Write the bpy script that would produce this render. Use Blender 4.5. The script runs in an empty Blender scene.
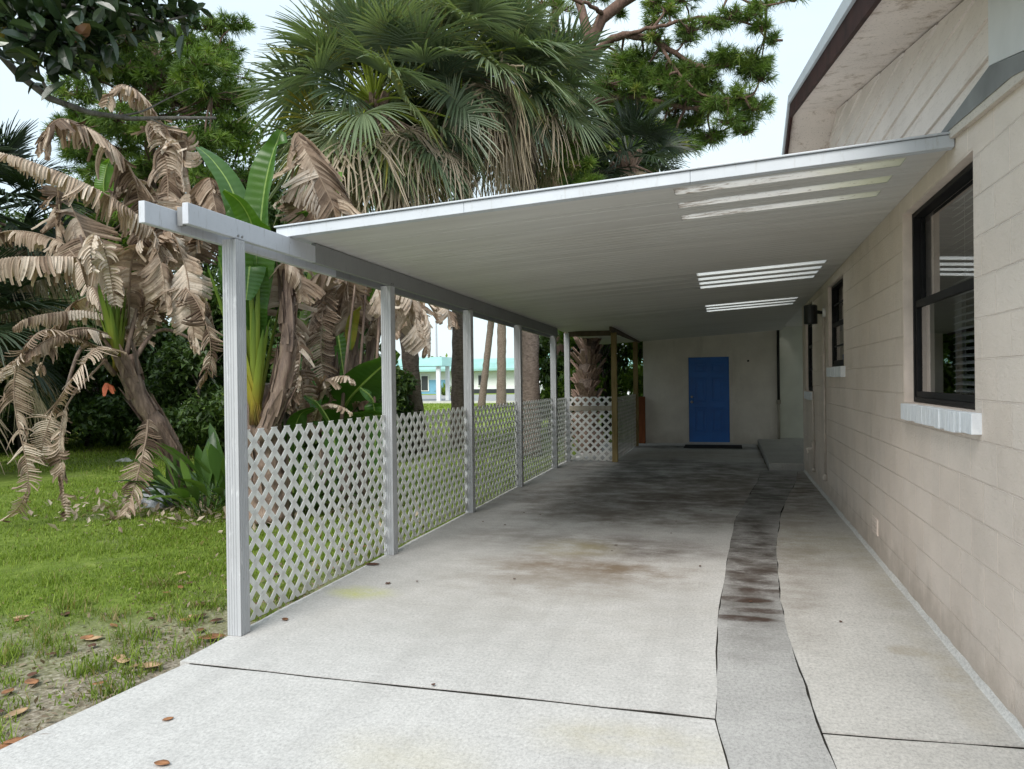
import bpy, math
import numpy as np
from mathutils import Matrix, Vector
R_ = math.radians
scn = bpy.context.scene
COL = scn.collection

# ------------------------------------------------------------------ camera
EYE = np.array([0.0, 0.0, 1.55]); FOC = 769.0; ROLL = 0.0125
YAW, PITCH = R_(15.6455), R_(0.321)
_R = np.array([math.cos(YAW), math.sin(YAW), 0.0])
_F = np.array([-math.sin(YAW)*math.cos(PITCH), math.cos(YAW)*math.cos(PITCH), -math.sin(PITCH)])
_U = np.cross(_R, _F)
CR = _R*math.cos(ROLL) - _U*math.sin(ROLL)
CU = _R*math.sin(ROLL) + _U*math.cos(ROLL)
def at(px, py, depth):
    """a point of the place, read off the photograph at a chosen distance"""
    return EYE + _F*depth + CR*((px-512)/FOC*depth) + CU*((384.5-py)/FOC*depth)
def gnd(px, depth, z=0.0):
    p = at(px, 384.5, depth); p[2] = z; return p

cam = bpy.data.cameras.new('camera'); cam.sensor_fit = 'HORIZONTAL'; cam.sensor_width = 36.0
cam.lens = FOC/1024*36.0; cam.clip_end = 3000; cam.clip_start = 0.05
co = bpy.data.objects.new('camera', cam); COL.objects.link(co)
m = Matrix.Identity(4)
for i, v in enumerate((CR, CU, -_F)):
    for j in range(3): m[j][i] = float(v[j])
m.translation = Vector(EYE); co.matrix_world = m
scn.camera = co

# ------------------------------------------------------------------ geometry helpers
class Geo:
    def __init__(s): s.V=[]; s.F4=[]; s.F3=[]; s.M4=[]; s.M3=[]; s.C=[]; s.n=0
    def add(s, V, F4=None, F3=None, mat=0, col=None):
        V = np.asarray(V, float).reshape(-1,3); s.V.append(V)
        if F4 is not None and len(F4):
            F4=np.asarray(F4,int).reshape(-1,4); s.F4.append(F4+s.n); s.M4.append(np.full(len(F4),mat))
        if F3 is not None and len(F3):
            F3=np.asarray(F3,int).reshape(-1,3); s.F3.append(F3+s.n); s.M3.append(np.full(len(F3),mat))
        if col is None: col=np.zeros((len(V),3))+0.5
        s.C.append(np.asarray(col,float).reshape(-1,3)); s.n+=len(V); return s
    def box(s, x0,x1,y0,y1,z0,z1, mat=0):
        V=[(x,y,z) for z in (z0,z1) for y in (y0,y1) for x in (x0,x1)]
        return s.add(V,[(0,2,3,1),(4,5,7,6),(0,1,5,4),(2,6,7,3),(0,4,6,2),(1,3,7,5)],mat=mat)
    def obox(s, o, ax, ay, az, mat=0):
        """oriented box: corner o and three edge vectors"""
        o,ax,ay,az=[np.asarray(q,float) for q in (o,ax,ay,az)]
        V=[o+ax*i+ay*j+az*k for k in (0,1) for j in (0,1) for i in (0,1)]
        return s.add(V,[(0,2,3,1),(4,5,7,6),(0,1,5,4),(2,6,7,3),(0,4,6,2),(1,3,7,5)],mat=mat)
    def prism(s, poly, d, mat=0):
        """planar polygon extruded by vector d"""
        P=np.asarray(poly,float); n=len(P); V=np.vstack([P,P+np.asarray(d,float)])
        q=[(i,(i+1)%n,(i+1)%n+n,i+n) for i in range(n)]
        if n<=4: t=[(0,i+1,i) for i in range(1,n-1)]+[(n,n+i,n+i+1) for i in range(1,n-1)]
        else:
            import mathutils.geometry as mg
            e=[tuple(w) for w in mg.tessellate_polygon([[Vector(w) for w in P]])]; t=e+[(c+n,b+n,a+n) for a,b,c in e]
        return s.add(V,q,t,mat=mat)
    def tube(s, path, rad, sides=10, mat=0, bump=0.0, rng=None, cap=True, col=None):
        P=np.asarray(path,float); n=len(P); rad=np.broadcast_to(np.asarray(rad,float),(n,))
        T=np.gradient(P,axis=0); T/=np.linalg.norm(T,axis=1)[:,None]+1e-9
        ref=np.array([0.0,0,1]) if abs(T[:,2]).mean()<0.8 else np.array([1.0,0,0])
        A=np.cross(T,ref); A/=np.linalg.norm(A,axis=1)[:,None]+1e-9; B=np.cross(T,A)
        th=np.linspace(0,2*np.pi,sides,endpoint=False)
        rr=rad[:,None]*np.ones(sides)[None]
        if bump: rr=rr*(1+bump*(rng.random((n,sides))-.5)*2)
        V=P[:,None]+rr[...,None]*(np.cos(th)[None,:,None]*A[:,None]+np.sin(th)[None,:,None]*B[:,None])
        i=np.arange(n-1)[:,None]*sides; j=np.arange(sides)[None]; k=(j+1)%sides
        Q=np.stack([i+j,i+k,i+sides+k,i+sides+j],-1).reshape(-1,4)
        t=[]
        if cap: t=[(0,q+1,q) for q in range(1,sides-1)]+[((n-1)*sides,(n-1)*sides+q,(n-1)*sides+q+1) for q in range(1,sides-1)]
        c=None if col is None else np.broadcast_to(np.asarray(col,float),(n*sides,3))
        return s.add(V.reshape(-1,3),Q,t,mat=mat,col=c)
    def cyl(s, c0, c1, r, sides=14, mat=0): return s.tube([c0,c1],[r,r],sides,mat)
    def ribbons(s, P, S, W, N=None, fold=0.0, tint=None, mat=0):
        """n ribbons of k stations: centre lines P, unit sides S, half widths W; fold lifts the edges along N"""
        n,k=P.shape[:2]; tint=np.full(n,.5) if tint is None else tint
        t=np.broadcast_to(np.linspace(0,1,k)[None],(n,k))
        if fold and N is not None:
            cols=[P-S*W[...,None]+N*(fold*W)[...,None],P,P+S*W[...,None]+N*(fold*W)[...,None]]; sv=[0,.5,1]
        else: cols=[P-S*W[...,None],P+S*W[...,None]]; sv=[0,1]
        c=len(cols); V=np.stack(cols,2).reshape(-1,3)
        b=(np.arange(n)[:,None,None]*k+np.arange(k-1)[None,:,None])*c+np.arange(c-1)[None,None,:]
        Q=np.stack([b,b+1,b+c+1,b+c],-1).reshape(-1,4)
        C=np.stack([np.broadcast_to(np.broadcast_to(np.asarray(tint)[:,None],(n,k))[...,None],(n,k,c)),
                    np.broadcast_to(t[...,None],(n,k,c)),
                    np.broadcast_to(np.array(sv)[None,None],(n,k,c))],-1).reshape(-1,3)
        return s.add(V,Q,mat=mat,col=C)

def root_offset(o):
    v=np.zeros(3)
    while o is not None: v+=np.array(o.location); o=o.parent
    return v
def build(name, g, mats, parent=None, smooth=False, loc=None, bevel=0):
    if not isinstance(mats,(list,tuple)): mats=[mats]
    V=np.vstack(g.V); off=root_offset(parent) if parent is not None else (np.zeros(3) if loc is None else np.asarray(loc,float))
    V=V-off
    f4=np.vstack(g.F4) if g.F4 else np.zeros((0,4),int); f3=np.vstack(g.F3) if g.F3 else np.zeros((0,3),int)
    mi=np.concatenate([*(g.M4 or [np.zeros(0,int)]),*(g.M3 or [np.zeros(0,int)])]).astype(np.int32)
    me=bpy.data.meshes.new(name)
    me.vertices.add(len(V)); me.vertices.foreach_set('co',V.astype(np.float32).ravel())
    loops=np.concatenate([f4.ravel(),f3.ravel()]).astype(np.int32)
    me.loops.add(len(loops)); me.loops.foreach_set('vertex_index',loops)
    npoly=len(f4)+len(f3); me.polygons.add(npoly)
    st=np.concatenate([np.arange(len(f4))*4,len(f4)*4+np.arange(len(f3))*3]).astype(np.int32)
    me.polygons.foreach_set('loop_start',st)
    me.polygons.foreach_set('material_index',mi)
    me.polygons.foreach_set('use_smooth',np.full(npoly,bool(smooth)))
    for q in mats: me.materials.append(q)
    a=me.color_attributes.new('Col','FLOAT_COLOR','POINT')
    C=np.vstack(g.C); a.data.foreach_set('color',np.hstack([C,np.ones((len(C),1))]).astype(np.float32).ravel())
    me.update(calc_edges=True)
    o=bpy.data.objects.new(name,me); COL.objects.link(o)
    if parent is not None: o.parent=parent
    elif loc is not None: o.location=tuple(float(q) for q in off)
    if bevel:
        b=o.modifiers.new('bevel','BEVEL'); b.width=bevel; b.segments=2; b.limit_method='ANGLE'
    return o
def tag(o,label,cat,group=None,kind=None):
    if label: o['label']=label
    if cat: o['category']=cat
    if group: o['group']=group
    if kind: o['kind']=kind
    return o
def thing(name,label,cat,loc,group=None):
    o=bpy.data.objects.new(name,None); o.empty_display_size=.2; COL.objects.link(o)
    o.location=tuple(float(q) for q in loc); return tag(o,label,cat,group)
def struct(name,g,mats,smooth=False):
    o=build(name,g,mats,smooth=smooth); o['kind']='structure'; return o
def nrm(v): return v/(np.linalg.norm(v,axis=-1,keepdims=True)+1e-9)
def spline(pts,n):
    """Catmull-Rom through pts, n points even in arc length"""
    P=np.asarray(pts,float); P=np.vstack([2*P[0]-P[1],P,2*P[-1]-P[-2]]); out=[]
    for i in range(1,len(P)-2):
        t=np.linspace(0,1,24,endpoint=False)[:,None]; a,b,c,d=P[i-1],P[i],P[i+1],P[i+2]
        out.append(.5*((2*b)+(c-a)*t+(2*a-5*b+4*c-d)*t**2+(3*b-a-3*c+d)*t**3))
    out=np.vstack(out+[P[-2][None]]); L=np.r_[0,np.cumsum(np.linalg.norm(np.diff(out,axis=0),axis=1))]
    s=np.linspace(0,L[-1],n); return np.stack([np.interp(s,L,out[:,i]) for i in range(3)],1)

# ------------------------------------------------------------------ material helpers
class NT:
    def __init__(s,name):
        s.m=bpy.data.materials.new(name); s.m.use_nodes=True; s.t=s.m.node_tree; s.t.nodes.clear()
        s.o=s.t.nodes.new('ShaderNodeOutputMaterial'); s._pos=None
    def n(s,ty,**k):
        q=s.t.nodes.new(ty)
        for a,b in k.items(): setattr(q,a,b)
        return q
    def put(s,sock,v):
        if isinstance(v,bpy.types.NodeSocket): s.t.links.new(v,sock)
        elif isinstance(v,(tuple,list)): sock.default_value=(*v,1) if len(v)==3 and sock.type=='RGBA' else v
        else: sock.default_value=v
    @property
    def pos(s):
        if s._pos is None: s._pos=s.n('ShaderNodeNewGeometry').outputs['Position']
        return s._pos
    def xyz(s,v=None):
        q=s.n('ShaderNodeSeparateXYZ'); s.put(q.inputs[0],v or s.pos); return q.outputs
    def comb(s,x,y,z):
        q=s.n('ShaderNodeCombineXYZ'); [s.put(q.inputs[i],v) for i,v in enumerate((x,y,z))]; return q.outputs[0]
    def map(s,v,scale=(1,1,1),loc=(0,0,0),rot=(0,0,0)):
        q=s.n('ShaderNodeMapping'); s.put(q.inputs[0],v); s.put(q.inputs[1],loc); s.put(q.inputs[2],rot); s.put(q.inputs[3],scale); return q.outputs[0]
    def noise(s,scale,detail=4,vec=None,rough=.55,dist=0.0,out=0):
        q=s.n('ShaderNodeTexNoise'); s.put(q.inputs['Vector'],vec if vec is not None else s.pos)
        s.put(q.inputs['Scale'],scale); s.put(q.inputs['Detail'],detail); s.put(q.inputs['Roughness'],rough); s.put(q.inputs['Distortion'],dist)
        return q.outputs[out]
    def voro(s,scale,vec=None,feature='F1',out=0):
        q=s.n('ShaderNodeTexVoronoi',feature=feature); s.put(q.inputs['Vector'],vec if vec is not None else s.pos); s.put(q.inputs['Scale'],scale); return q.outputs[out]
    def math(s,op,a,b=0.0,c=0.0,clamp=False):
        q=s.n('ShaderNodeMath',operation=op,use_clamp=clamp)
        for i,v in enumerate((a,b,c)): s.put(q.inputs[i],v)
        return q.outputs[0]
    def rng(s,v,a,b,c=0.0,d=1.0,smooth=False):
        q=s.n('ShaderNodeMapRange'); 
        if smooth: q.interpolation_type='SMOOTHSTEP'
        for i,x in enumerate((v,a,b,c,d)): s.put(q.inputs[i],x)
        return q.outputs[0]
    def ramp(s,f,stops):
        q=s.n('ShaderNodeValToRGB'); s.put(q.inputs[0],f); e=q.color_ramp.elements
        while len(e)<len(stops): e.new(.5)
        for i,(p,c) in enumerate(stops): e[i].position=p; e[i].color=(*c,1)
        return q.outputs[0]
    def mix(s,f,a,b,blend='MIX'):
        q=s.n('ShaderNodeMix',data_type='RGBA',blend_type=blend,clamp_factor=True); s.put(q.inputs[0],f); s.put(q.inputs[6],a); s.put(q.inputs[7],b); return q.outputs[2]
    def bump(s,h,strength=.3,dist=.01,normal=None):
        q=s.n('ShaderNodeBump'); s.put(q.inputs['Height'],h); s.put(q.inputs['Strength'],strength); s.put(q.inputs['Distance'],dist)
        if normal is not None: s.put(q.inputs['Normal'],normal)
        return q.outputs[0]
    def attr(s): 
        q=s.n('ShaderNodeVertexColor',layer_name='Col'); x=s.n('ShaderNodeSeparateColor'); s.t.links.new(q.outputs[0],x.inputs[0]); return x.outputs
    def bsdf(s,col,rough=.7,spec=.3,metal=0.0,normal=None,**k):
        q=s.n('ShaderNodeBsdfPrincipled'); s.put(q.inputs['Base Color'],col); s.put(q.inputs['Roughness'],rough)
        s.put(q.inputs['Specular IOR Level'],spec); s.put(q.inputs['Metallic'],metal)
        if normal is not None: s.put(q.inputs['Normal'],normal)
        return q.outputs[0]
    def leafy(s,col,rough=.5,spec=.3,trans=.3,normal=None,tcol=None):
        a=s.bsdf(col,rough,spec,normal=normal); t=s.n('ShaderNodeBsdfTranslucent'); s.put(t.inputs[0],tcol if tcol is not None else col)
        q=s.n('ShaderNodeMixShader'); s.put(q.inputs[0],trans); s.t.links.new(a,q.inputs[1]); s.t.links.new(t.outputs[0],q.inputs[2]); return q.outputs[0]
    def out(s,sh): s.t.links.new(sh,s.o.inputs[0]); return s.m

M={}
def simple(name,c,rough=.6,spec=.3,metal=0.0,var=.12,scale=9.0,bump=.0,bscale=60):
    k=NT(name); f=k.noise(scale,5); d=tuple(v*(1-var*2) for v in c); e=tuple(min(1,v*(1+var)) for v in c)
    nm=k.bump(k.noise(bscale,3),bump,.01) if bump else None
    M[name]=k.out(k.bsdf(k.ramp(f,[(.3,d),(.7,e)]),rough,spec,metal,nm)); return M[name]

# concrete ----------------------------------------------------------
def concrete(name,light,dark,stains,grime=None,speck=.5):
    k=NT(name); x,y,z=k.xyz()
    f1=k.noise(1.1,6,rough=.65); f2=k.noise(7,6,rough=.7); f3=k.noise(90,3)
    br=k.noise(1,4,k.map(k.pos,(5,60,1),rot=(0,0,.12)),.7)
    col=k.ramp(f1,[(.28,dark),(.62,light)])
    col=k.mix(.35,col,k.ramp(f2,[(.25,tuple(v*.62 for v in light)),(.7,tuple(min(1,v*1.1) for v in light))]))
    col=k.mix(.22,col,k.ramp(br,[(.3,tuple(v*.72 for v in light)),(.7,tuple(min(1,v*1.12) for v in light))]))
    col=k.mix(k.math('MULTIPLY',k.rng(f3,.62,.72),speck*.5),col,tuple(v*.45 for v in dark))
    f4=k.noise(62,6,k.map(k.pos,(1,.7,1)),.8); col=k.mix(.62,col,k.mix(1.0,col,k.ramp(f4,[(.34,(.5,.5,.5)),(.5,(.97,.97,.97)),(.66,(1.3,1.3,1.29))]),'MULTIPLY'))
    ck=k.voro(240); col=k.mix(k.math('MULTIPLY',k.math('LESS_THAN',ck,.16),k.rng(f1,.35,.65,.1,.5)),col,tuple(v*.35 for v in dark))
    wv=k.n('ShaderNodeVectorMath',operation='ADD'); k.put(wv.inputs[0],k.pos); nv=k.n('ShaderNodeVectorMath',operation='SCALE'); k.put(nv.inputs[0],k.noise(3.2,6,rough=.7,out=1)); k.put(nv.inputs['Scale'],.22); k.t.links.new(nv.outputs[0],wv.inputs[1])
    ce=k.voro(.42,wv.outputs[0],'DISTANCE_TO_EDGE','Distance'); col=k.mix(k.math('MULTIPLY',k.rng(ce,.0045,.0012),k.rng(k.noise(.8,3),.6,.7,0,.25)),col,tuple(v*.3 for v in dark))
    ty=k.noise(1,5,k.map(k.pos,(3.5,.16,1)),.6); col=k.mix(k.rng(ty,.52,.72,0,.3),col,tuple(v*.7 for v in dark))
    dn=k.noise(1.7,6,rough=.7,out=1)  # domain distortion for stains
    dx=k.xyz(dn)
    for (sx,sy,rx,ry,amt,c,sharp) in stains:
        u=k.math('DIVIDE',k.math('SUBTRACT',k.math('ADD',x,k.math('MULTIPLY',k.math('SUBTRACT',dx[0],.5),1.5*min(rx,1.2))),sx),rx)
        v=k.math('DIVIDE',k.math('SUBTRACT',k.math('ADD',y,k.math('MULTIPLY',k.math('SUBTRACT',dx[1],.5),1.5*min(ry,1.6))),sy),ry)
        r=k.math('SQRT',k.math('ADD',k.math('MULTIPLY',u,u),k.math('MULTIPLY',v,v)))
        msk=k.rng(r,1.0+sharp,1.0-sharp,0,1,True)
        tex=k.rng(k.math('ADD',k.math('MULTIPLY',k.noise(2.6,8,k.map(k.pos,(1,1.5,1)),.72),.7),k.math('MULTIPLY',k.noise(.9,3),.3)),.40,.58)
        msk=k.math('MULTIPLY',k.math('MULTIPLY',msk,k.math('ADD',k.math('MULTIPLY',tex,.82),.18)),amt)
        col=k.mix(msk,col,c)
    if grime is not None:
        for (edge,wd,amt,c) in grime:
            msk=k.math('MULTIPLY',k.rng(k.math('ADD',k.math('ABSOLUTE',k.math('SUBTRACT',x,edge)),k.math('MULTIPLY',k.math('SUBTRACT',f2,.5),.5)),wd,0,0,1,True),amt)
            col=k.mix(msk,col,c)
    nm=k.bump(k.math('ADD',f3,k.math('MULTIPLY',br,.6)),.25,.006)
    M[name]=k.out(k.bsdf(col,.85,.25,normal=nm)); return M[name]
G1=(.125,.102,.083); BR=(.17,.125,.085); BL=(.07,.063,.057); YL=(.42,.36,.16)
concrete('slab_concrete',(.53,.52,.505),(.41,.4,.385),[
    (-1.1,6.25,.8,.42,1.0,BR,.7),(-1.3,5.75,.7,.4,.6,(.22,.19,.16),.8),(-.85,7.1,.8,.4,.8,(.11,.085,.07),.8),(-1.75,7.4,.9,.5,.45,G1,.8),(-.95,8.6,1.0,.6,.75,(.11,.085,.065),.7),(-1.0,10.6,1.6,1.9,.8,G1,.45),(-.6,9.9,.8,.5,.8,(.075,.055,.045),.7),(-1.4,11.9,.7,.5,.7,(.08,.058,.047),.7),
    (-.9,13.3,1.9,1.7,.78,BL,.4),(-2.0,9.6,1.2,1.5,.55,G1,.7),(-1.5,5.4,1.1,.9,.3,(.28,.25,.2),.9),(-.5,17.6,1.3,.45,.8,BL,.5),(-1.6,17.7,.9,.3,.75,BL,.5),
    (.15,11.2,.7,2.2,.6,G1,.6),(-2.3,6.9,.6,1.0,.35,(.25,.24,.22),.8),(-.7,16.0,1.9,.8,.5,(.25,.2,.16),.5),(-1.35,7.0,.35,.3,.4,YL,.8),(-2.62,5.15,.2,.14,.8,(.5,.52,.1),.7),
    (-.42,3.3,.35,.14,.3,YL,.8),(-1.3,2.9,.3,.2,.2,YL,.8),(-2.0,4.6,.9,.7,.22,(.3,.3,.29),.9)])
concrete('side_slab_concrete',(.525,.51,.485),(.39,.375,.35),[
    (.62,4.1,.16,.12,.0,G1,.4),(.95,4.75,.11,.1,.45,(.3,.25,.17),.25),(.5,7.2,.35,1.2,.6,(.16,.13,.1),.8),(.6,8.9,.5,.6,.5,(.2,.17,.13),.7),(.62,11.5,.7,2.3,.93,G1,.4),
    (.45,5.6,.16,.9,.5,(.2,.17,.14),.8),(1.1,6.6,.12,1.6,.5,(.3,.27,.2),.8),(1.08,4.3,.1,.5,.5,(.36,.31,.22),.6),(.8,7.6,.4,.7,.35,(.3,.27,.16),.8)])
concrete('trench_concrete',(.42,.415,.405),(.27,.265,.257),[
    (.13,5.5,.22,.9,.75,(.075,.068,.06),.7),(.2,7.5,.3,1.5,1.0,(.06,.05,.043),.5),(.15,6.3,.25,.7,.85,(.08,.064,.053),.6),(.5,11,.6,2.3,.95,BL,.4),(.06,5.15,.2,.07,.95,(.05,.03,.022),.25),(.2,5.35,.18,.06,.95,(.05,.03,.022),.25),
    (.1,5.6,.2,.07,.95,(.05,.03,.022),.25),(.22,5.85,.18,.07,.95,(.05,.03,.022),.25),(.12,6.1,.2,.1,.95,(.05,.035,.028),.25),(.2,6.4,.2,.1,.95,(.05,.035,.028),.3)],speck=1.0)
concrete('step_concrete',(.42,.41,.385),(.28,.27,.25),[])
concrete('fillet_concrete',(.6,.59,.57),(.42,.41,.39),[])

# block wall ----------------------------------------------------------
def blockwall(name,c,mort):
    k=NT(name); x,y,z=k.xyz(); v=k.comb(y,z,0.0)
    b=k.n('ShaderNodeTexBrick',offset=.5); k.put(b.inputs['Vector'],v); k.put(b.inputs['Scale'],1.0)
    k.put(b.inputs['Color1'],(.0,.0,.0)); k.put(b.inputs['Color2'],(1,1,1)); k.put(b.inputs['Mortar'],(.5,.5,.5))
    k.put(b.inputs['Mortar Size'],.0048); k.put(b.inputs['Mortar Smooth'],.35); k.put(b.inputs['Bias'],0.0); k.put(b.inputs['Brick Width'],.4064); k.put(b.inputs['Row Height'],.2032)
    mor=b.outputs['Fac']; f=k.noise(1.3,5,rough=.6); g=k.noise(45,4,rough=.7); pits=k.noise(130,2)
    col=k.ramp(f,[(.3,tuple(q*.86 for q in c)),(.7,tuple(q*1.05 for q in c))])
    col=k.mix(.035,col,b.outputs['Color'],'OVERLAY')
    # joint shade: bed joints catch dirt, head joints are filled pale
    fz=k.math('FRACT',k.math('DIVIDE',z,.2032)); bed=k.math('LESS_THAN',k.math('ABSOLUTE',k.math('SUBTRACT',k.math('FRACT',k.math('ADD',fz,.5)),.5)),.009)
    col=k.mix(k.math('MULTIPLY',mor,k.math('ADD',k.math('MULTIPLY',k.noise(2.3,3),.9),.35)),col,tuple(min(1,q*1.25) for q in c))
    col=k.mix(k.math('MULTIPLY',bed,k.rng(k.noise(1.9,4),.3,.65,.25,.9)),col,mort)
    # splash dirt at the foot of the wall
    foot=k.math('MULTIPLY',k.rng(k.math('ADD',z,k.math('MULTIPLY',k.math('SUBTRACT',k.noise(4,6,rough=.7),.5),.7)),.34,.0,0,1,True),.4)
    col=k.mix(foot,col,(.27,.22,.17))
    cs=k.math('MULTIPLY',k.rng(k.noise(3.0,6,k.map(k.pos,(1,1,.25)),.75),.58,.78),.22); col=k.mix(cs,col,(.3,.25,.2))
    h=k.math('ADD',k.math('MULTIPLY',mor,-1.1),k.math('ADD',k.math('MULTIPLY',g,.55),k.math('MULTIPLY',pits,.3)))
    nm=k.bump(h,1.0,.014)
    M[name]=k.out(k.bsdf(col,.8,.25,normal=nm))
blockwall('tan_block',(.74,.64,.565),(.43,.36,.315))
simple('tan_jamb',(.7,.6,.53),.75,.25,var=.08,scale=6,bump=.2)
k=NT('shed_paint'); f=k.noise(1.6,6,rough=.65); x,y,z=k.xyz()
col=k.ramp(f,[(.3,(.64,.59,.53)),(.7,(.78,.73,.66))]); col=k.mix(k.math('MULTIPLY',k.rng(k.math('ADD',z,k.math('MULTIPLY',f,.5)),.7,.2,0,1,True),.35),col,(.24,.2,.15))
col=k.mix(k.math('MULTIPLY',k.rng(k.noise(2.2,6,k.map(k.pos,(1,1,.2)),.7),.55,.75),.35),col,(.3,.28,.24))
M['shed_paint']=k.out(k.bsdf(col,.8,.2,normal=k.bump(k.noise(40,4),.25,.01)))
simple('recess_paint',(.6,.62,.55),.8,.2,var=.06,scale=2)
# gable siding / soffit -----------------------------------------------
def oldpaint(name,c,peel,amt,sc=(1,1,1)):
    k=NT(name); f=k.noise(1.5,5,rough=.6); p=k.noise(5.5,9,k.map(k.pos,sc),.78); q=k.noise(40,3)
    col=k.ramp(f,[(.3,tuple(v*.86 for v in c)),(.7,c)])
    col=k.mix(k.math('MULTIPLY',k.rng(p,.53,.63),amt),col,peel)
    col=k.mix(k.math('MULTIPLY',k.rng(k.noise(70,4,k.map(k.pos,sc)),.6,.68),amt*.6),col,(.08,.06,.05))
    M[name]=k.out(k.bsdf(col,.75,.25,normal=k.bump(k.math('ADD',p,k.math('MULTIPLY',q,.3)),.2,.01)))
oldpaint('siding_paint',(.76,.68,.63),(.5,.42,.37),.45,(1,.35,2.5))
oldpaint('soffit_paint',(.7,.61,.55),(.34,.26,.2),.85,(1,.8,1))
oldpaint('trim_paint',(.6,.54,.48),(.3,.25,.2),.7,(1,.6,2))
simple('brown_fascia',(.04,.016,.013),.7,.12,var=.25,scale=6)
simple('dark_flashing',(.22,.223,.225),.55,.4,var=.15,scale=3)
simple('pale_panel',(.66,.66,.66),.6,.3,var=.08,scale=2)
simple('shingle',(.12,.115,.11),.9,.2,var=.3,scale=30)
# metals --------------------------------------------------------------
def painted_metal(name,c,wear,amt,rough=.45):
    k=NT(name); f=k.noise(2.5,5,rough=.65); p=k.noise(9,8,k.map(k.pos,(3,3,.45)),.75); q=k.noise(28,6,rough=.7)
    col=k.ramp(f,[(.3,tuple(v*.88 for v in c)),(.7,c)])
    col=k.mix(k.math('MULTIPLY',k.rng(p,.56,.68),amt),col,wear)
    col=k.mix(k.math('MULTIPLY',k.rng(q,.64,.72),amt*.8),col,tuple(v*.4 for v in c))
    M[name]=k.out(k.bsdf(col,rough,.45,normal=k.bump(q,.06,.01)))
painted_metal('post_paint',(.43,.44,.455),(.68,.69,.7),.75)
painted_metal('beam_paint',(.54,.565,.61),(.3,.31,.32),.75)
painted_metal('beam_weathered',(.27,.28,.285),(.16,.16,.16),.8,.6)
painted_metal('fascia_paint',(.54,.575,.62),(.34,.34,.32),.5)
k=NT('roof_underside'); x,y,z=k.xyz(); st=k.noise(1,5,k.map(k.pos,(.5,9,1)),.65); f=k.noise(.9,5)
col=k.ramp(st,[(.3,(.56,.555,.545)),(.7,(.69,.685,.67))]); col=k.mix(k.rng(f,.4,.75,0,.35),col,(.48,.46,.43))
M['roof_underside']=k.out(k.bsdf(col,.5,.35,normal=k.bump(k.noise(1,3,k.map(k.pos,(1.2,14,1))),.07,.01)))
painted_metal('roof_top',(.5,.51,.5),(.25,.24,.2),.6,.6)
# skylight strips
k=NT('skylight_clear'); t=k.n('ShaderNodeBsdfTranslucent'); k.put(t.inputs[0],(.93,.94,.93)); a=k.bsdf((.8,.8,.78),.4,.4)
q=k.n('ShaderNodeMixShader'); k.put(q.inputs[0],.66); k.t.links.new(a,q.inputs[1]); k.t.links.new(t.outputs[0],q.inputs[2]); M['skylight_clear']=k.out(q.outputs[0])
k=NT('skylight_dirty'); x,y,z=k.xyz(); f=k.noise(6,8,k.map(k.pos,(1,3,1)),.75); f2=k.noise(2.2,5)
c=k.mix(k.rng(k.math('ADD',x,k.math('MULTIPLY',f2,.7)),.8,1.5,0,.55),(.82,.81,.79),(.70,.70,.45))
c=k.mix(k.rng(k.math('SUBTRACT',f,k.math('MULTIPLY',x,.16)),.5,.62,0,.8),c,(.36,.3,.25)); c=k.mix(k.rng(k.noise(25,6),.6,.7,0,.6),c,(.3,.25,.2))
t=k.n('ShaderNodeBsdfTranslucent'); k.put(t.inputs[0],c); a=k.bsdf(c,.5,.3); q=k.n('ShaderNodeMixShader'); k.put(q.inputs[0],.62); k.t.links.new(a,q.inputs[1]); k.t.links.new(t.outputs[0],q.inputs[2]); M['skylight_dirty']=k.out(q.outputs[0])
# lattice, wood etc
k=NT('lattice_vinyl'); x,y,z=k.xyz(); f=k.noise(3,5); c=k.ramp(f,[(.3,(.85,.85,.84)),(.7,(.9,.9,.89))]); c=k.mix(k.rng(k.math('ADD',z,k.math('MULTIPLY',f,.25)),.32,.1,0,.4,True),c,(.45,.43,.36)); M['lattice_vinyl']=k.out(k.leafy(c,.4,.3,.45))
k=NT('old_lattice'); x,y,z=k.xyz(); f=k.noise(4,5); c=k.ramp(f,[(.3,(.38,.37,.34)),(.7,(.6,.58,.54))]); M['old_lattice']=k.out(k.bsdf(c,.6,.3))
def wood(name,a,b):
    k=NT(name); f=k.noise(3,6,k.map(k.pos,(9,9,.7)),.65); g=k.noise(1.4,4); c=k.ramp(f,[(.3,a),(.7,b)]); c=k.mix(k.rng(g,.4,.7,0,.5),c,tuple(v*.5 for v in a)); M[name]=k.out(k.bsdf(c,.8,.2,normal=k.bump(f,.2,.01)))
wood('treated_wood',(.2,.145,.06),(.33,.25,.12)); wood('red_wood',(.16,.05,.02),(.3,.1,.04)); wood('dark_beam_wood',(.07,.055,.04),(.13,.1,.07)); wood('pale_wood',(.3,.27,.22),(.45,.41,.34))
k=NT('blue_door_paint'); f=k.noise(2,4); M['blue_door_paint']=k.out(k.bsdf(k.ramp(f,[(.3,(.008,.12,.45)),(.7,(.012,.155,.56))]),.42,.4,normal=k.bump(k.noise(60,2),.04,.01)))
simple('door_trim',(.5,.49,.46),.6,.3,var=.06); simple('black_frame',(.010,.010,.011),.5,.15,var=.2); simple('black_metal',(.012,.012,.012),.45,.4); simple('brass',(.55,.5,.4),.3,.5,1.0)
k=NT('sill_paint'); p=k.noise(6,7,k.map(k.pos,(1,6,1)),.7); M['sill_paint']=k.out(k.bsdf(k.ramp(p,[(.3,(.6,.63,.68)),(.6,(.8,.82,.85))]),.6,.3,normal=k.bump(p,.5,.02)))
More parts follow.
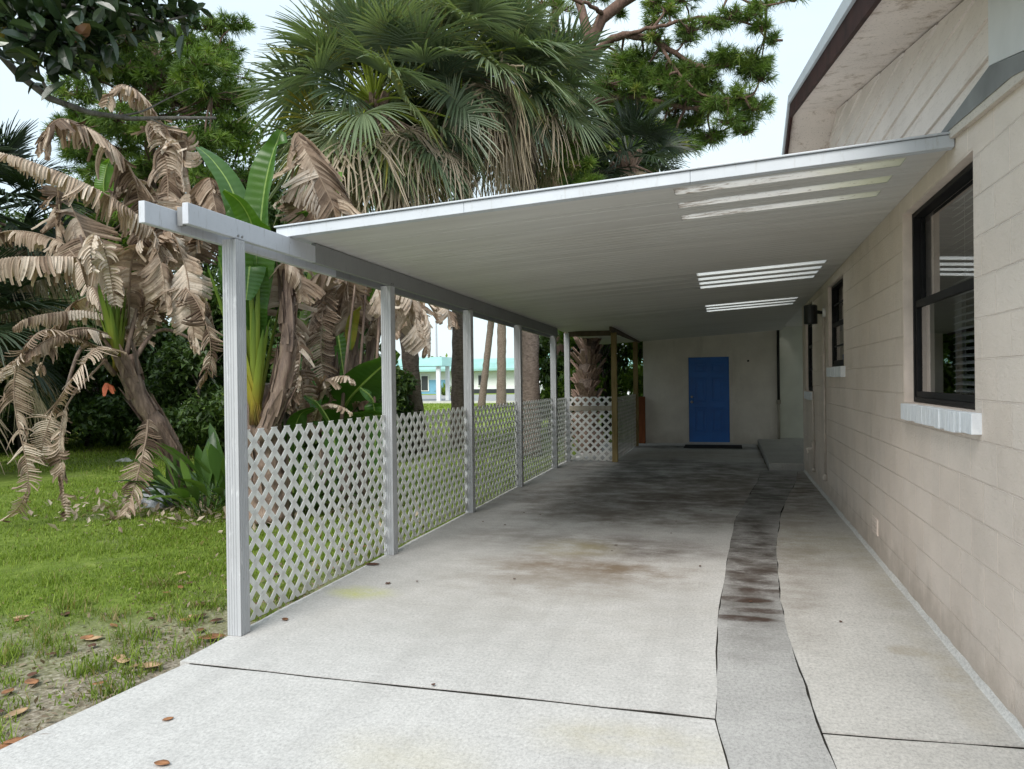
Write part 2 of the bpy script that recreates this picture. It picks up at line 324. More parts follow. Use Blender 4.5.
k=NT('window_glass'); fr=k.n('ShaderNodeFresnel'); k.put(fr.inputs[0],1.5); tr=k.n('ShaderNodeBsdfTransparent'); k.put(tr.inputs[0],(.78,.8,.8)); gl=k.n('ShaderNodeBsdfGlossy'); k.put(gl.inputs['Roughness'],.01); k.put(gl.inputs[0],(.9,.9,.9))
q=k.n('ShaderNodeMixShader'); k.put(q.inputs[0],k.math('ADD',k.math('MULTIPLY',fr.outputs[0],.5),.01)); k.t.links.new(tr.outputs[0],q.inputs[1]); k.t.links.new(gl.outputs[0],q.inputs[2]); M['window_glass']=k.out(q.outputs[0])
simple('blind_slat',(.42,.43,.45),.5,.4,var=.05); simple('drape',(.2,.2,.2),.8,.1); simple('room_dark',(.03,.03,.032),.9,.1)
simple('conduit_paint',(.56,.49,.43),.5,.35,var=.1); simple('mat_rubber',(.02,.02,.02),.9,.2,var=.3); simple('white_plastic',(.75,.75,.74),.4,.4,var=.05)
k=NT('plastic_sheet'); f=k.noise(6,6); M['plastic_sheet']=k.out(k.leafy(k.ramp(f,[(.3,(.3,.31,.34)),(.7,(.5,.52,.55))]),.3,.5,.25))
# ground --------------------------------------------------------------
k=NT('lawn_soil'); x,y,z=k.xyz(); n1=k.noise(.9,6,rough=.65); n2=k.noise(5,6,rough=.7); n3=k.noise(38,4)
near=k.rng(k.math('ADD',k.math('MULTIPLY',k.math('ADD',x,k.math('MULTIPLY',y,-.55)),1.0),k.math('MULTIPLY',k.math('SUBTRACT',n1,.5),3.0)),-7.2,-5.0,0,1,True)
gr=k.ramp(n2,[(.25,(.07,.10,.02)),(.5,(.12,.17,.03)),(.75,(.2,.25,.055))])
soil=k.ramp(n3,[(.3,(.12,.095,.07)),(.55,(.27,.23,.185)),(.75,(.46,.42,.36))])
msk=k.math('ADD',k.math('MULTIPLY',near,.95),k.rng(n1,.56,.74,0,.6),clamp=True)
msk=k.math('MULTIPLY',msk,k.rng(n2,.25,.5,.6,1.0)); c=k.mix(msk,gr,soil)
far=k.rng(y,16,26,0,1,True); c=k.mix(k.math('MULTIPLY',far,.8),c,k.ramp(k.noise(1.2,6,rough=.75),[(.3,(.17,.24,.05)),(.7,(.30,.36,.09))]))
M['lawn_soil']=k.out(k.bsdf(c,.95,.1,normal=k.bump(k.math('ADD',n3,n2),.5,.03)))
def foliage(name,stops,rough=.5,spec=.35,trans=.3,along=None,tw=1.25):
    k=NT(name); a=k.attr(); c=k.ramp(a[0],stops)
    if along is not None: c=k.mix(k.rng(a[1],along[0],along[1]),c,along[2])
    tc=k.mix(1.0,c,(tw,tw*1.05,.5),'MULTIPLY')
    M[name]=k.out(k.leafy(c,rough,spec,trans,tcol=tc)); return M[name]
foliage('grass_blade',[(0,(.3,.23,.12)),(.14,(.22,.2,.07)),(.22,(.09,.14,.02)),(.6,(.17,.25,.03)),(1,(.30,.37,.07))],.6,.25,.35)
foliage('palm_green',[(0,(.075,.115,.065)),(.5,(.155,.205,.12)),(.85,(.22,.27,.14)),(.93,(.3,.27,.05)),(1,(.36,.28,.05))],.36,.5,.25,(.86,1.02,(.16,.14,.06)))
foliage('palm_dead',[(0,(.18,.135,.095)),(.5,(.38,.31,.235)),(1,(.55,.48,.39))],.7,.25,.2)
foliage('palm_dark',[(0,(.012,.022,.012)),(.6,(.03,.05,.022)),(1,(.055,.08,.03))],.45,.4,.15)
foliage('pine_green',[(0,(.045,.085,.02)),(.5,(.10,.17,.03)),(.85,(.18,.26,.045)),(1,(.27,.28,.07))],.5,.3,.25)
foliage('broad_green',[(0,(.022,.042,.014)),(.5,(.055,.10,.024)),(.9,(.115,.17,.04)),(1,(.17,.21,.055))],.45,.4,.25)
foliage('light_green',[(0,(.05,.095,.018)),(.5,(.12,.2,.03)),(1,(.24,.33,.06))],.45,.35,.35)
foliage('magnolia_leaf',[(0,(.012,.022,.012)),(.6,(.03,.055,.022)),(.86,(.06,.09,.03)),(.92,(.24,.2,.04)),(1,(.18,.09,.05))],.25,.6,.12)
foliage('strap_leaf',[(0,(.03,.07,.018)),(.6,(.075,.15,.03)),(1,(.17,.27,.06))],.35,.5,.25)
k=NT('banana_dead'); a=k.attr(); f=k.noise(7,6,rough=.7); st=k.math('SINE',k.math('MULTIPLY',a[2],26.0)); 
c=k.ramp(k.math('ADD',k.math('MULTIPLY',a[0],.75),k.math('MULTIPLY',f,.3)),[(.16,(.085,.055,.038)),(.36,(.27,.195,.14)),(.56,(.51,.41,.32)),(.9,(.76,.67,.57))])
c=k.mix(k.math('MULTIPLY',k.rng(k.noise(16,5),.58,.7),.5),c,(.12,.075,.045)); c=k.mix(k.math('MULTIPLY',k.math('ADD',st,1.0),.07),c,(.2,.13,.08))
M['banana_dead']=k.out(k.leafy(c,.65,.25,.22,k.bump(st,.25,.004),tcol=k.mix(1.0,c,(1.0,.8,.55),'MULTIPLY')))
k=NT('banana_green'); a=k.attr(); f=k.noise(3,4); st=k.math('SINE',k.math('MULTIPLY',a[1],170.0))
c=k.ramp(a[0],[(0,(.018,.05,.014)),(.5,(.05,.13,.018)),(.85,(.12,.24,.03)),(1,(.33,.3,.05))]); c=k.mix(k.rng(f,.4,.7,0,.3),c,(.03,.08,.014))
mid=k.rng(k.math('ABSOLUTE',k.math('SUBTRACT',a[2],.5)),.035,.02); c=k.mix(mid,c,(.25,.36,.1))
M['banana_green']=k.out(k.leafy(c,.35,.5,.35,k.bump(st,.22,.006),tcol=k.mix(1.0,c,(1.5,1.45,.5),'MULTIPLY')))
k=NT('banana_stem'); a=k.attr(); f=k.noise(4,6,k.map(k.pos,(6,6,.8)),.7); c=k.ramp(f,[(.3,(.085,.06,.05)),(.55,(.22,.155,.12)),(.75,(.38,.3,.23))]); c=k.mix(k.rng(a[0],.7,1.0),c,(.3,.36,.07)); M['banana_stem']=k.out(k.bsdf(c,.6,.3,normal=k.bump(f,.5,.02)))
k=NT('sheath_green'); a=k.attr(); c=k.ramp(a[1],[(0,(.2,.11,.06)),(.22,(.5,.38,.05)),(.5,(.36,.44,.06)),(1,(.10,.2,.03))]); c=k.mix(k.rng(a[0],0,1,0,.5),c,(.1,.15,.03)); M['sheath_green']=k.out(k.leafy(c,.4,.4,.2))
def bark(name,a,b,sc=(7,7,1.5)):
    k=NT(name); f=k.noise(2.5,7,k.map(k.pos,sc),.72); M[name]=k.out(k.bsdf(k.ramp(f,[(.3,a),(.7,b)]),.9,.15,normal=k.bump(f,.8,.04)))
bark('palm_bark',(.08,.06,.05),(.27,.215,.18),(5,5,11)); bark('boot_bark',(.17,.11,.085),(.45,.33,.27),(6,6,2)); bark('pine_bark',(.055,.035,.028),(.2,.13,.1)); bark('grey_bark',(.06,.055,.05),(.2,.19,.17)); bark('dark_bark',(.02,.017,.014),(.07,.06,.05))
simple('dry_leaf',(.28,.13,.06),.6,.3,var=.35,scale=14); simple('dry_leaf_pale',(.45,.3,.17),.6,.3,var=.25,scale=14); simple('dry_leaf_dark',(.11,.05,.03),.6,.3,var=.3,scale=14)
simple('asphalt',(.3,.3,.295),.9,.2,var=.1,scale=1.0); simple('far_white',(.75,.76,.77),.7,.2,var=.04); simple('teal_roof',(.27,.48,.44),.5,.3,var=.1,scale=.6); simple('far_blue',(.16,.36,.52),.6,.3,var=.05); simple('far_dark',(.03,.035,.04),.4,.4); simple('car_white',(.8,.8,.8),.25,.5,var=.02); simple('tyre',(.02,.02,.02),.8,.2); simple('far_grey',(.4,.42,.45),.6,.3,var=.04)
simple('coral_petal',(.75,.2,.12),.5,.3); simple('stone',(.5,.49,.46),.8,.2,var=.15)


# ------------------------------------------------------------------ SETTING
rs=np.random.default_rng(3)
g=Geo()   # one sheet to the horizon, finer and slightly uneven near the yard
xs=np.r_[-700,-200,-90,-50,np.arange(-32,6,1.0),8,40,200,700]; ys=np.r_[-200,-40,-10,np.arange(-2,34,1.0),45,80,140,300,900]
X,Y=np.meshgrid(xs,ys,indexing='ij'); Z=np.full(X.shape,-.035)
bumpz=(rs.random(X.shape)-.5)*.05; bumpz[(X>-4.2)|(Y>33)|(Y<-1)|(X<-31)]=0; Z+=bumpz
n,mm=X.shape; idx=np.arange(n*mm).reshape(n,mm)
g.add(np.stack([X,Y,Z],-1).reshape(-1,3),np.stack([idx[:-1,:-1],idx[1:,:-1],idx[1:,1:],idx[:-1,1:]],-1).reshape(-1,4))
struct('lawn_ground',g,M['lawn_soil'],True)

def slab(name,poly,z0,z1,mat,wob=.006,seed=1,step=.25):
    r=np.random.default_rng(seed); P=[]
    for i in range(len(poly)):
        a=np.array(poly[i],float); b=np.array(poly[(i+1)%len(poly)],float); k=max(1,int(np.linalg.norm(b-a)/step))
        for q in range(k):
            p=a+(b-a)*q/k; P.append(p+(r.random(2)-.5)*2*wob*(1 if q else .3))
    import mathutils.geometry as mg
    P=np.array(P); n=len(P); V=np.vstack([np.c_[P,np.full(n,z1)],np.c_[P,np.full(n,z0)]])
    tri=mg.tessellate_polygon([[Vector((x,y,0)) for x,y in P]])
    g=Geo(); t=[]
    for a,b,c in tri:
        ar=(P[b][0]-P[a][0])*(P[c][1]-P[a][1])-(P[b][1]-P[a][1])*(P[c][0]-P[a][0])
        t.append((a,b,c) if ar>0 else (a,c,b))
    g.add(V,[(i,i+n,(i+1)%n+n,(i+1)%n) for i in range(n)],t)
    return struct(name,g,mat)
LE=[(-.03,-2),(-.006,3.15),(-.066,3.61),(-.074,5.08),(-.01,7),(.064,8.69),(.2,10),(.42,12),(.52,13.46)]
RE=[(.44,-2),(.40,3.25),(.373,3.58),(.34,4.6),(.336,5.63),(.42,7.5),(.53,8.8),(.57,9.3),(.72,10.4),(.95,12),(1.1,13.46)]
gp=.003
slab('driveway_front_slab',[(-3.02,-2),(-.036,-2),(-.013,3.15),(-.07,3.586),(-2.91,3.603),(-2.97,3.05),(-3.01,2.5)],-.09,0,M['slab_concrete'],.007,2)
slab('carport_slab',[(-2.965,3.632)]+[(x-gp,y) for x,y in [(-.066,3.615)]+LE[3:]]+[(.64,13.46),(.64,18.69),(-3.0,18.69)],-.09,0,M['slab_concrete'],.008,3)
slab('trench_patch',LE+RE[::-1],-.09,-.0012,M['trench_concrete'],.004,4,.1)
slab('side_front_slab',[(x+gp,y) for x,y in RE[:2]]+[(.383,3.56),(1.2,3.615),(1.2,-2)],-.09,-.001,M['side_slab_concrete'],.006,5)
slab('side_slab',[(.383,3.583)]+[(x+gp,y) for x,y in RE[3:7]]+[(.58,9.25),(1.2,9.34),(1.2,3.643)],-.09,.002,M['side_slab_concrete'],.008,6)
slab('side_back_slab',[(.585,9.29)]+[(x+gp,y) for x,y in RE[8:]]+[(1.2,13.46),(1.2,9.385)],-.09,-.0015,M['side_slab_concrete'],.008,7)
g=Geo(); g.box(.66,3.2,13.5,19.15,-.09,.115); o=struct('rear_landing_step',g,M['step_concrete'])
b=o.modifiers.new('bevel','BEVEL'); b.width=.015; b.segments=2
g=Geo(); g.add([(-2.9,-2,-.0048),(1.2,-2,-.0048),(1.2,13.4,-.0048),(-2.9,13.4,-.0048)],[(0,1,2,3)]); struct('joint_filler',g,simple('joint_dirt',(.03,.027,.023),.95,.1,var=.3))
# road and parking far behind the lawn
g=Geo(); g.box(-120,60,52,82,-.2,-.02); struct('parking_lot',g,M['asphalt'])
g=Geo(); g.box(-120,60,51.6,52,-.2,.1); struct('parking_kerb',g,M['fillet_concrete'])

# ------------------------------------------------------------------ HOUSE
WX=1.208
house=thing('house','tan painted block house with pink gable siding and black framed windows','house',(WX,5,0))
WIN=[(4.38,6.02,1.36,2.70,.09),(8.92,10.22,1.66,2.66,.07),(12.06,13.12,1.32,2.68,.07)]
g=Geo(); yb=[.6]; 
for w in WIN: yb+=[w[0],w[1]]
yb+=[13.6]; TOPZ=2.86
for i in range(len(yb)-1):
    y0,y1=yb[i],yb[i+1]
    if i%2==0: g.box(WX,WX+.2,y0,y1,-.1,TOPZ)
    else:
        w=WIN[i//2]; g.box(WX,WX+.2,y0,y1,-.1,w[2]); g.box(WX,WX+.2,y0,y1,w[3],TOPZ)
g.box(WX+.2,10,13.4,13.6,-.1,TOPZ); g.box(WX+.2,10,.6,.8,-.1,TOPZ); g.box(9.8,10,.8,13.4,-.1,TOPZ)
build('block_wall',g,M['tan_block'],house)
g=Geo(); g.box(WX+.9,WX+.95,.8,13.4,-.1,TOPZ); g.box(WX+.2,WX+.9,.8,13.4,TOPZ-.06,TOPZ-.02); g.box(WX+.2,WX+.9,.8,13.4,-.1,-.05); build('dark_window_box',g,M['room_dark'],house)  # shallow near-black box behind the panes, its colour standing in for interior darkness
# plastered jambs, frames, panes, sills
for i,(y0,y1,z0,z1,rc) in enumerate(WIN):
    g=Geo(); t=.012; xf=WX+rc
    g.box(WX+.002,xf,y0,y0+t,z0,z1); g.box(WX+.002,xf,y1-t,y1,z0,z1); g.box(WX+.002,xf,y0+t,y1-t,z1-t,z1)
    build('window_jamb',g,M['tan_jamb'],house)
    ff=.032; g=Geo(); a0,a1,b0,b1=y0+t+.002,y1-t-.002,z0+.005,z1-t-.002
    g.box(xf-.03,xf+.05,a0,a0+ff,b0,b1); g.box(xf-.03,xf+.05,a1-ff,a1,b0,b1); g.box(xf-.03,xf+.05,a0+ff,a1-ff,b1-ff,b1); g.box(xf-.03,xf+.05,a0+ff,a1-ff,b0,b0+ff)
    wf=build('window_frame',g,M['black_frame'],house,bevel=.003)
    zm=z0+(z1-z0)*.515; sash=Geo(); s2=.035
    # lower sash in front, upper sash behind
    sash.box(xf-.02,xf+.012,a0+ff,a1-ff,zm-.03,zm+.02); sash.box(xf-.02,xf+.012,a0+ff,a0+ff+s2,b0+ff,zm-.03); sash.box(xf-.02,xf+.012,a1-ff-s2,a1-ff,b0+ff,zm-.03); sash.box(xf-.02,xf+.012,a0+ff+s2,a1-ff-s2,b0+ff,b0+ff+.04)
    sash.box(xf+.016,xf+.04,a0+ff,a0+ff+.02,zm+.02,b1-ff); sash.box(xf+.016,xf+.04,a1-ff-.02,a1-ff,zm+.02,b1-ff)
    if i>0:
        for q in (.25,.75):
            zz=z0+(z1-z0)*q; sash.box(xf-.01,xf+.006,a0+ff,a1-ff,zz-.011,zz+.011)
    build('sash',sash,M['black_frame'],wf,bevel=.002)
    p=Geo(); p.add([(xf+.028,a0+ff,zm),(xf+.028,a1-ff,zm),(xf+.028,a1-ff,b1-ff),(xf+.028,a0+ff,b1-ff)],[(0,1,2,3)]); p.add([(xf-.004,a0+ff,b0+ff),(xf-.004,a1-ff,b0+ff),(xf-.004,a1-ff,zm),(xf-.004,a0+ff,zm)],[(0,1,2,3)])
    build('pane',p,M['window_glass'],wf)
    if i==0:
        bl=Geo(); ang=R_(28)
        for q in range(30):
            zz=b0+.03+q*.044
            bl.obox((xf+.14,a0+.03,zz),(.05*math.cos(ang),0,.05*math.sin(ang)),(0,a1-a0-.36,0),(0,0,.0015))
        for yy in (a0+.3,a0+.7,a0+1.1): bl.box(xf+.165,xf+.167,yy,yy+.004,b0,b1)
        build('window_blind',bl,M['blind_slat'],wf)
        d=Geo(); d.box(xf+.2,xf+.22,a1-.30,a1-.14,b0,zm+.02); build('drape',d,M['drape'],wf)
    else:
        d=Geo(); d.box(xf+.16,xf+.18,y0,y1,b0,b1); build('drape',d,M['blind_slat'],wf)
    r=np.random.default_rng(40+i); sg=Geo()
    ss=np.arange(y0-.1,y1-.09,.102)
    for q in range(len(ss)-1):
        pr=.045+(r.random()-.5)*.006; zt=z0-.004+(r.random()-.5)*.004; zb=z0-.115+(r.random()-.5)*.012
        sg.obox((WX-pr,ss[q]+.0003,zb),(pr+xf-WX-.032,0,0),(0,.1014,0),(0,0,zt-zb))
    build('window_sill',sg,M['sill_paint'],house,bevel=.004)
# cement fillet along the wall foot
r=np.random.default_rng(8); yy=np.arange(.7,13.5,.12); g=Geo()
w=.008+.012*np.abs(np.interp(np.arange(len(yy)),np.arange(0,len(yy)+6,5),r.random(len(np.arange(0,len(yy)+6,5)))))+r.random(len(yy))*.008
V=[]; 
for i,y in enumerate(yy): V+=[(WX-w[i]-.012,y,.001),(WX-w[i],y,.008),(WX-.006,y,.022+.02*r.random()),(WX+.01,y,.03)]
Q=[(i*4+j,i*4+j+1,i*4+4+j+1,i*4+4+j) for i in range(len(yy)-1) for j in range(3)]
g.add(V,Q); build('foot_fillet',g,M['fillet_concrete'],house,True)
# trim board, flashing, pale panel
g=Geo(); g.prism([(WX-.03,4.93,2.897),(WX-.03,4.93,2.852),(WX-.03,.6,2.553),(WX-.03,.6,2.603)],(.029,0,0)); build('trim_board',g,M['trim_paint'],house)
g=Geo(); g.prism([(WX-.036,4.95,2.905),(WX-.036,4.0,2.965),(WX-.036,3.69,2.887),(WX-.036,3.3,2.79),(WX-.036,3.3,2.735),(WX-.036,3.73,2.812),(WX-.036,4.93,2.897)],(.035,0,0)); build('wall_flashing',g,M['dark_flashing'],house)
g=Geo(); g.prism([(WX-.03,4.03,2.975),(WX-.03,3.69,2.893),(WX-.03,3.3,2.796),(WX-.03,2.6,2.74),(WX-.03,2.6,3.46),(WX-.03,4.03,3.46)],(.026,0,0)); build('gable_panel',g,M['pale_panel'],house)
# gable siding
RY,RZ,SL,SR=9.3,4.52,.215,.30
g=Geo(); bd=.185; z=2.862
while z<RZ-.01:
    z1=min(z+bd,RZ-.004)
    def ye(q): return max(.7,RY-(RZ-q)/SL), min(13.55,RY+(RZ-q)/SR)
    a0,a1=ye(z); c0,c1=ye(z1)
    P=[(WX-.012,a0,z),(WX-.012,a1,z),(WX+.006,c1,z1+.012),(WX+.006,c0,z1+.012)]
    g.prism(P,(.02,0,0)); z+=bd
build('gable_siding',g,M['siding_paint'],house)
# rake soffit, fascia, drip edge and roof
X0=.72; zl=lambda y: RZ-(SL*(RY-y) if y<RY else SR*(y-RY))
YA,YB=.2,14.3
def rakeband(g,xa,xb,zo0,zo1):
    for (ya,yb) in ((YA,RY),(RY,YB)):
        P=[(xa,ya,zl(ya)+zo0),(xa,yb,zl(yb)+zo0),(xa,yb,zl(yb)+zo1),(xa,ya,zl(ya)+zo1)]
        g.prism(P,(xb-xa,0,0))
g=Geo(); rakeband(g,X0+.03,WX+.1,.02,.04); build('rake_soffit',g,M['soffit_paint'],house)
g=Geo(); rakeband(g,X0,X0+.028,-.02,.13); build('rake_fascia',g,M['brown_fascia'],house)
g=Geo(); rakeband(g,X0-.02,X0+.03,.133,.225); build('drip_edge',g,M['fascia_paint'],house)
g=Geo(); rakeband(g,X0+.04,10.3,.14,.22); build('house_roof',g,M['shingle'],house)
# conduits, vent, tap
g=Geo(); g.tube([(WX-.02,10.5,2.29),(WX-.02,10.5,.27)],[.013,.013],10); g.cyl((WX-.0,10.5,.25),(WX-.05,10.5,.25),.035); g.cyl((WX-.02,10.5,.22),(WX-.02,10.5,.3),.025)
build('conduit',g,M['conduit_paint'],house,True)
g=Geo(); g.tube([(WX-.02,11.85,1.33),(WX-.02,11.85,.2)],[.012,.012],10); g.box(WX-.05,WX,11.8,11.9,.5,.62); g.cyl((WX-.02,11.85,.52),(WX-.12,11.85,.5),.02); g.cyl((WX-.1,11.85,.52),(WX-.1,11.85,.44),.014); g.cyl((WX,11.85,.2),(WX-.05,11.85,.2),.03)
build('water_pipe',g,M['conduit_paint'],house,True)
g=Geo(); g.box(WX-.012,WX,7.03,7.25,.2,.34); 
for q in range(4): g.box(WX-.018,WX-.012,7.05,7.23,.215+q*.03,.232+q*.03)
build('wall_vent',g,M['tan_jamb'],house,bevel=.004)
# wall lamp
lamp=thing('wall_lamp','black drum wall lamp on the block wall above the conduit','lamp',(WX,10.5,2.33))
g=Geo(); g.cyl((WX,10.5,2.36),(WX-.035,10.5,2.36),.06,20); build('back_plate',g,M['white_plastic'],lamp,True)
g=Geo(); g.tube([(WX-.03,10.5,2.36),(WX-.09,10.5,2.37),(WX-.13,10.5,2.36)],[.02,.024,.024],10); build('arm',g,M['black_metal'],lamp,True)
g=Geo(); g.tube([(WX-.175,10.5,2.22),(WX-.175,10.5,2.225),(WX-.175,10.5,2.45),(WX-.175,10.5,2.46)],[.078,.082,.082,.07],20); build('lamp_shade',g,M['black_metal'],lamp,False)

# shed at the end of the carport
SY=18.7
shed=thing('storage_shed','cream shed wall closing the carport end with blue door','shed',(-.4,SY,0))
DX0,DX1,DZ=-.885,.04,2.035
g=Geo(); g.box(-1.95,DX0-.06,SY,SY+.15,-.1,2.7); g.box(DX1+.06,1.16,SY,SY+.15,-.1,2.7); g.box(DX0-.06,DX1+.06,SY,SY+.15,DZ+.06,2.7); g.box(-1.95,-1.8,SY+.15,23,-.1,2.7); g.box(1.01,1.16,SY+.15,23,-.1,2.7); g.box(-1.8,1.01,22.85,23,-.1,2.7)
build('shed_wall',g,M['shed_paint'],shed)
g=Geo(); g.box(-2.05,1.3,SY+.03,23.2,2.703,2.8); build('shed_roof',g,M['roof_top'],shed)
g=Geo(); g.box(DX0-.06,DX0-.005,SY-.012,SY+.1,0,DZ+.06); g.box(DX1+.005,DX1+.06,SY-.012,SY+.1,0,DZ+.06); g.box(DX0-.005,DX1+.005,SY-.012,SY+.1,DZ+.006,DZ+.06); build('door_frame',g,M['shed_paint'],shed)
g=Geo(); g.box(DX0,DX1,SY+.02,SY+.06,.03,DZ)
def pan(x0,x1,z0,z1):
    y=SY+.02; c=.035
    for (a0,a1,b0,b1) in ((x0,x1,z0,z0+c),(x0,x1,z1-c,z1),(x0,x0+c,z0+c,z1-c),(x1-c,x1,z0+c,z1-c)): g.box(a0,a1,y-.02,y,b0,b1)
    g.box(x0+.075,x1-.075,y-.016,y,z0+.075,z1-.075)
w=DX1-DX0; pw=(w-.12*2-.11)/2
for xa in (DX0+.12,DX0+.12+pw+.11):
    for (za,zb) in ((.25,.85),(.98,1.56),(1.67,1.9)): pan(xa,xa+pw,za,zb)
door=build('door',g,M['blue_door_paint'],shed,bevel=.004)
g=Geo(); g.tube([(DX0+.07,SY+.02,.98),(DX0+.07,SY-.02,.98),(DX0+.07,SY-.05,.98),(DX0+.07,SY-.075,.98)],[.03,.014,.03,.022],14); build('door_knob',g,M['brass'],door,True); g=Geo(); g.cyl((DX0+.07,SY+.02,1.1),(DX0+.07,SY-.015,1.1),.026); build('deadbolt',g,M['brass'],door,True)
g=Geo(); g.box(DX0-.06,DX1+.06,SY-.05,SY+.15,.001,.028); build('threshold',g,M['door_trim'],shed)
g=Geo(); g.box(1.165,3.2,SY+.4,SY+.5,-.1,3.0); g.box(3.1,3.2,13.61,SY+.39,-.1,3.0); build('recess_wall',g,M['recess_paint'],shed)
g=Geo(); g.box(1.2075,2.5,13.605,SY+.39,2.72,2.78); build('recess_shade_cover',g,M['roof_underside'],shed)  # added cover over the recess, its width set to control the light there
g=Geo(); g.cyl((.47,SY,1.93),(.47,SY-.01,1.93),.025); build('wall_hook',g,M['black_metal'],shed)
g=Geo(); g.tube([(1.13,SY-.05,.12),(1.13,SY-.05,.95)],[.03,.03],10); g.box(1.085,1.175,SY-.09,SY-.01,.93,1.02); dp=build('downpipe',g,M['pale_wood'],shed,True)
g=Geo(); g.tube([(1.13,SY-.05,1.02),(1.13,SY-.05,2.62)],[.032,.032],10); build('black_pipe',g,M['black_metal'],dp,True)
g=Geo(); g.box(-.95,.3,17.4,18.2,.001,.014); o=build('doormat',g,M['mat_rubber'],loc=(-.3,17.8,0),bevel=.004); tag(o,'worn black rubber doormat on the concrete before the blue door','doormat')

# ------------------------------------------------------------------ CARPORT
def zc(x,y): return 2.578-.0133*(y-4.66)+.057*(x+2.92)
carport=thing('carport','white aluminium lean-to carport roof on slim posts beside the house','carport',(-1,11,0))
STRIPS=[(4.87,5.05),(5.25,5.43),(5.63,5.81),(8.52,8.75),(8.90,9.13),(9.27,9.5),(9.64,9.87),(11.85,12.1),(12.25,12.5),(12.65,12.9)]
YF=4.72; XL,XR=-2.97,1.2055; XS0,XS1=-.31,1.005
strips=STRIPS
ybr=sorted(set([YF,18.69]+[v for s in strips for v in s]+list(np.arange(YF+.6,18.6,.6))))
ybr=[v for i,v in enumerate(ybr) if i==0 or v-ybr[i-1]>.02]
inst=lambda y:any(a-.001<=y<=b+.001 for a,b in strips)
g=Geo(); TH=.045
def cell(x0,x1,y0,y1):
    P=[(x0,y0),(x1,y0),(x1,y1),(x0,y1)]
    V=[(x,y,zc(x,y)) for x,y in P]+[(x,y,zc(x,y)+TH) for x,y in P]
    g.add(V,[(0,3,2,1)],mat=0); g.add(V,[(4,5,6,7),(0,1,5,4),(1,2,6,5),(2,3,7,6),(3,0,4,7)],mat=1)
for i in range(len(ybr)-1):
    y0,y1=ybr[i],ybr[i+1]; mid=(y0+y1)/2
    if any(a<mid<b for a,b in strips): cell(XL,XS0,y0,y1); cell(XS1,XR,y0,y1)
    else: cell(XL,XR,y0,y1)
# pan seams below
yy=YF+.1
while yy<18.6:
    if not any(a-.012<yy<b+.012 for a,b in strips):
        V=[]
        for x in (XL+.02,XR-.02):
            z=zc(x,yy)-.0005; V+=[(x,yy-.006,z),(x,yy+.006,z),(x,yy+.004,z-.0028),(x,yy-.004,z-.0028)]
        g.add(V,[(0,1,5,4),(1,2,6,5),(2,3,7,6),(3,0,4,7)])
    yy+=.1016
roof=build('roof_panel',g,[M['roof_underside'],M['roof_top']],carport)
for i,(a,b) in enumerate(strips):
    g=Geo(); V=[(x,y,zc(x,y)+dz) for dz in (.004,.008) for x,y in ((XS0,a),(XS1,a),(XS1,b),(XS0,b))]
    g.add(V,[(0,3,2,1),(4,5,6,7),(0,1,5,4),(1,2,6,5),(2,3,7,6),(3,0,4,7)])
    s=build('skylight_strip',g,M['skylight_dirty'] if i<3 else M['skylight_clear'],roof)
    if i<3: s['label']='stained milky skylight strip'
# front fascia with top lip
g=Geo()
def fseg(x0,x1,za,zb,y0,y1):
    V=[(x,y,zc(x,YF)+z) for z in (za,zb) for y in (y0,y1) for x in (x0,x1)]
    g.add(V,[(0,2,3,1),(4,5,7,6),(0,1,5,4),(2,6,7,3),(0,4,6,2),(1,3,7,5)])
for a,b in ((XL-.02,-1.62),(-1.619,-.2),(-.199,XR-.002)): fseg(a,b,-.022,.046,YF-.035,YF-.003)
fseg(XL-.03,XR-.001,.049,.06,YF-.05,YF+.06); fseg(XL-.02,XR-.002,-.024,-.004,YF-.002,YF+.03)
build('front_fascia',g,M['fascia_paint'],carport,bevel=.003)
# eave beams
def beam(name,x0,x1,y0,y1,zt,zb,mat,dzdy=-.0133):
    g=Geo(); V=[(x,y,(zt if k else zb)+dzdy*(y-4.66)) for k in (0,1) for y in (y0,y1) for x in (x0,x1)]
    g.add(V,[(0,2,3,1),(4,5,7,6),(0,1,5,4),(2,6,7,3),(0,4,6,2),(1,3,7,5)]); return build(name,g,mat,carport,bevel=.004)
beam('eave_beam',-2.925,-2.885,3.65,5.03,2.552,2.432,M['beam_paint'])
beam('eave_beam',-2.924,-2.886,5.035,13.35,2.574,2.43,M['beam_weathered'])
beam('eave_beam',-3.015,-2.975,3.42,5.5,2.515,2.397,M['beam_paint'])
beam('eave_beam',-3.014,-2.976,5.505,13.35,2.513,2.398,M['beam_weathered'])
g=Geo(); g.box(-2.965,-2.93,3.66,3.69,2.44,2.545); g.box(-2.962,-2.932,3.69,4.0,2.50,2.54); build('beam_end_cap',g,M['dark_flashing'],carport)
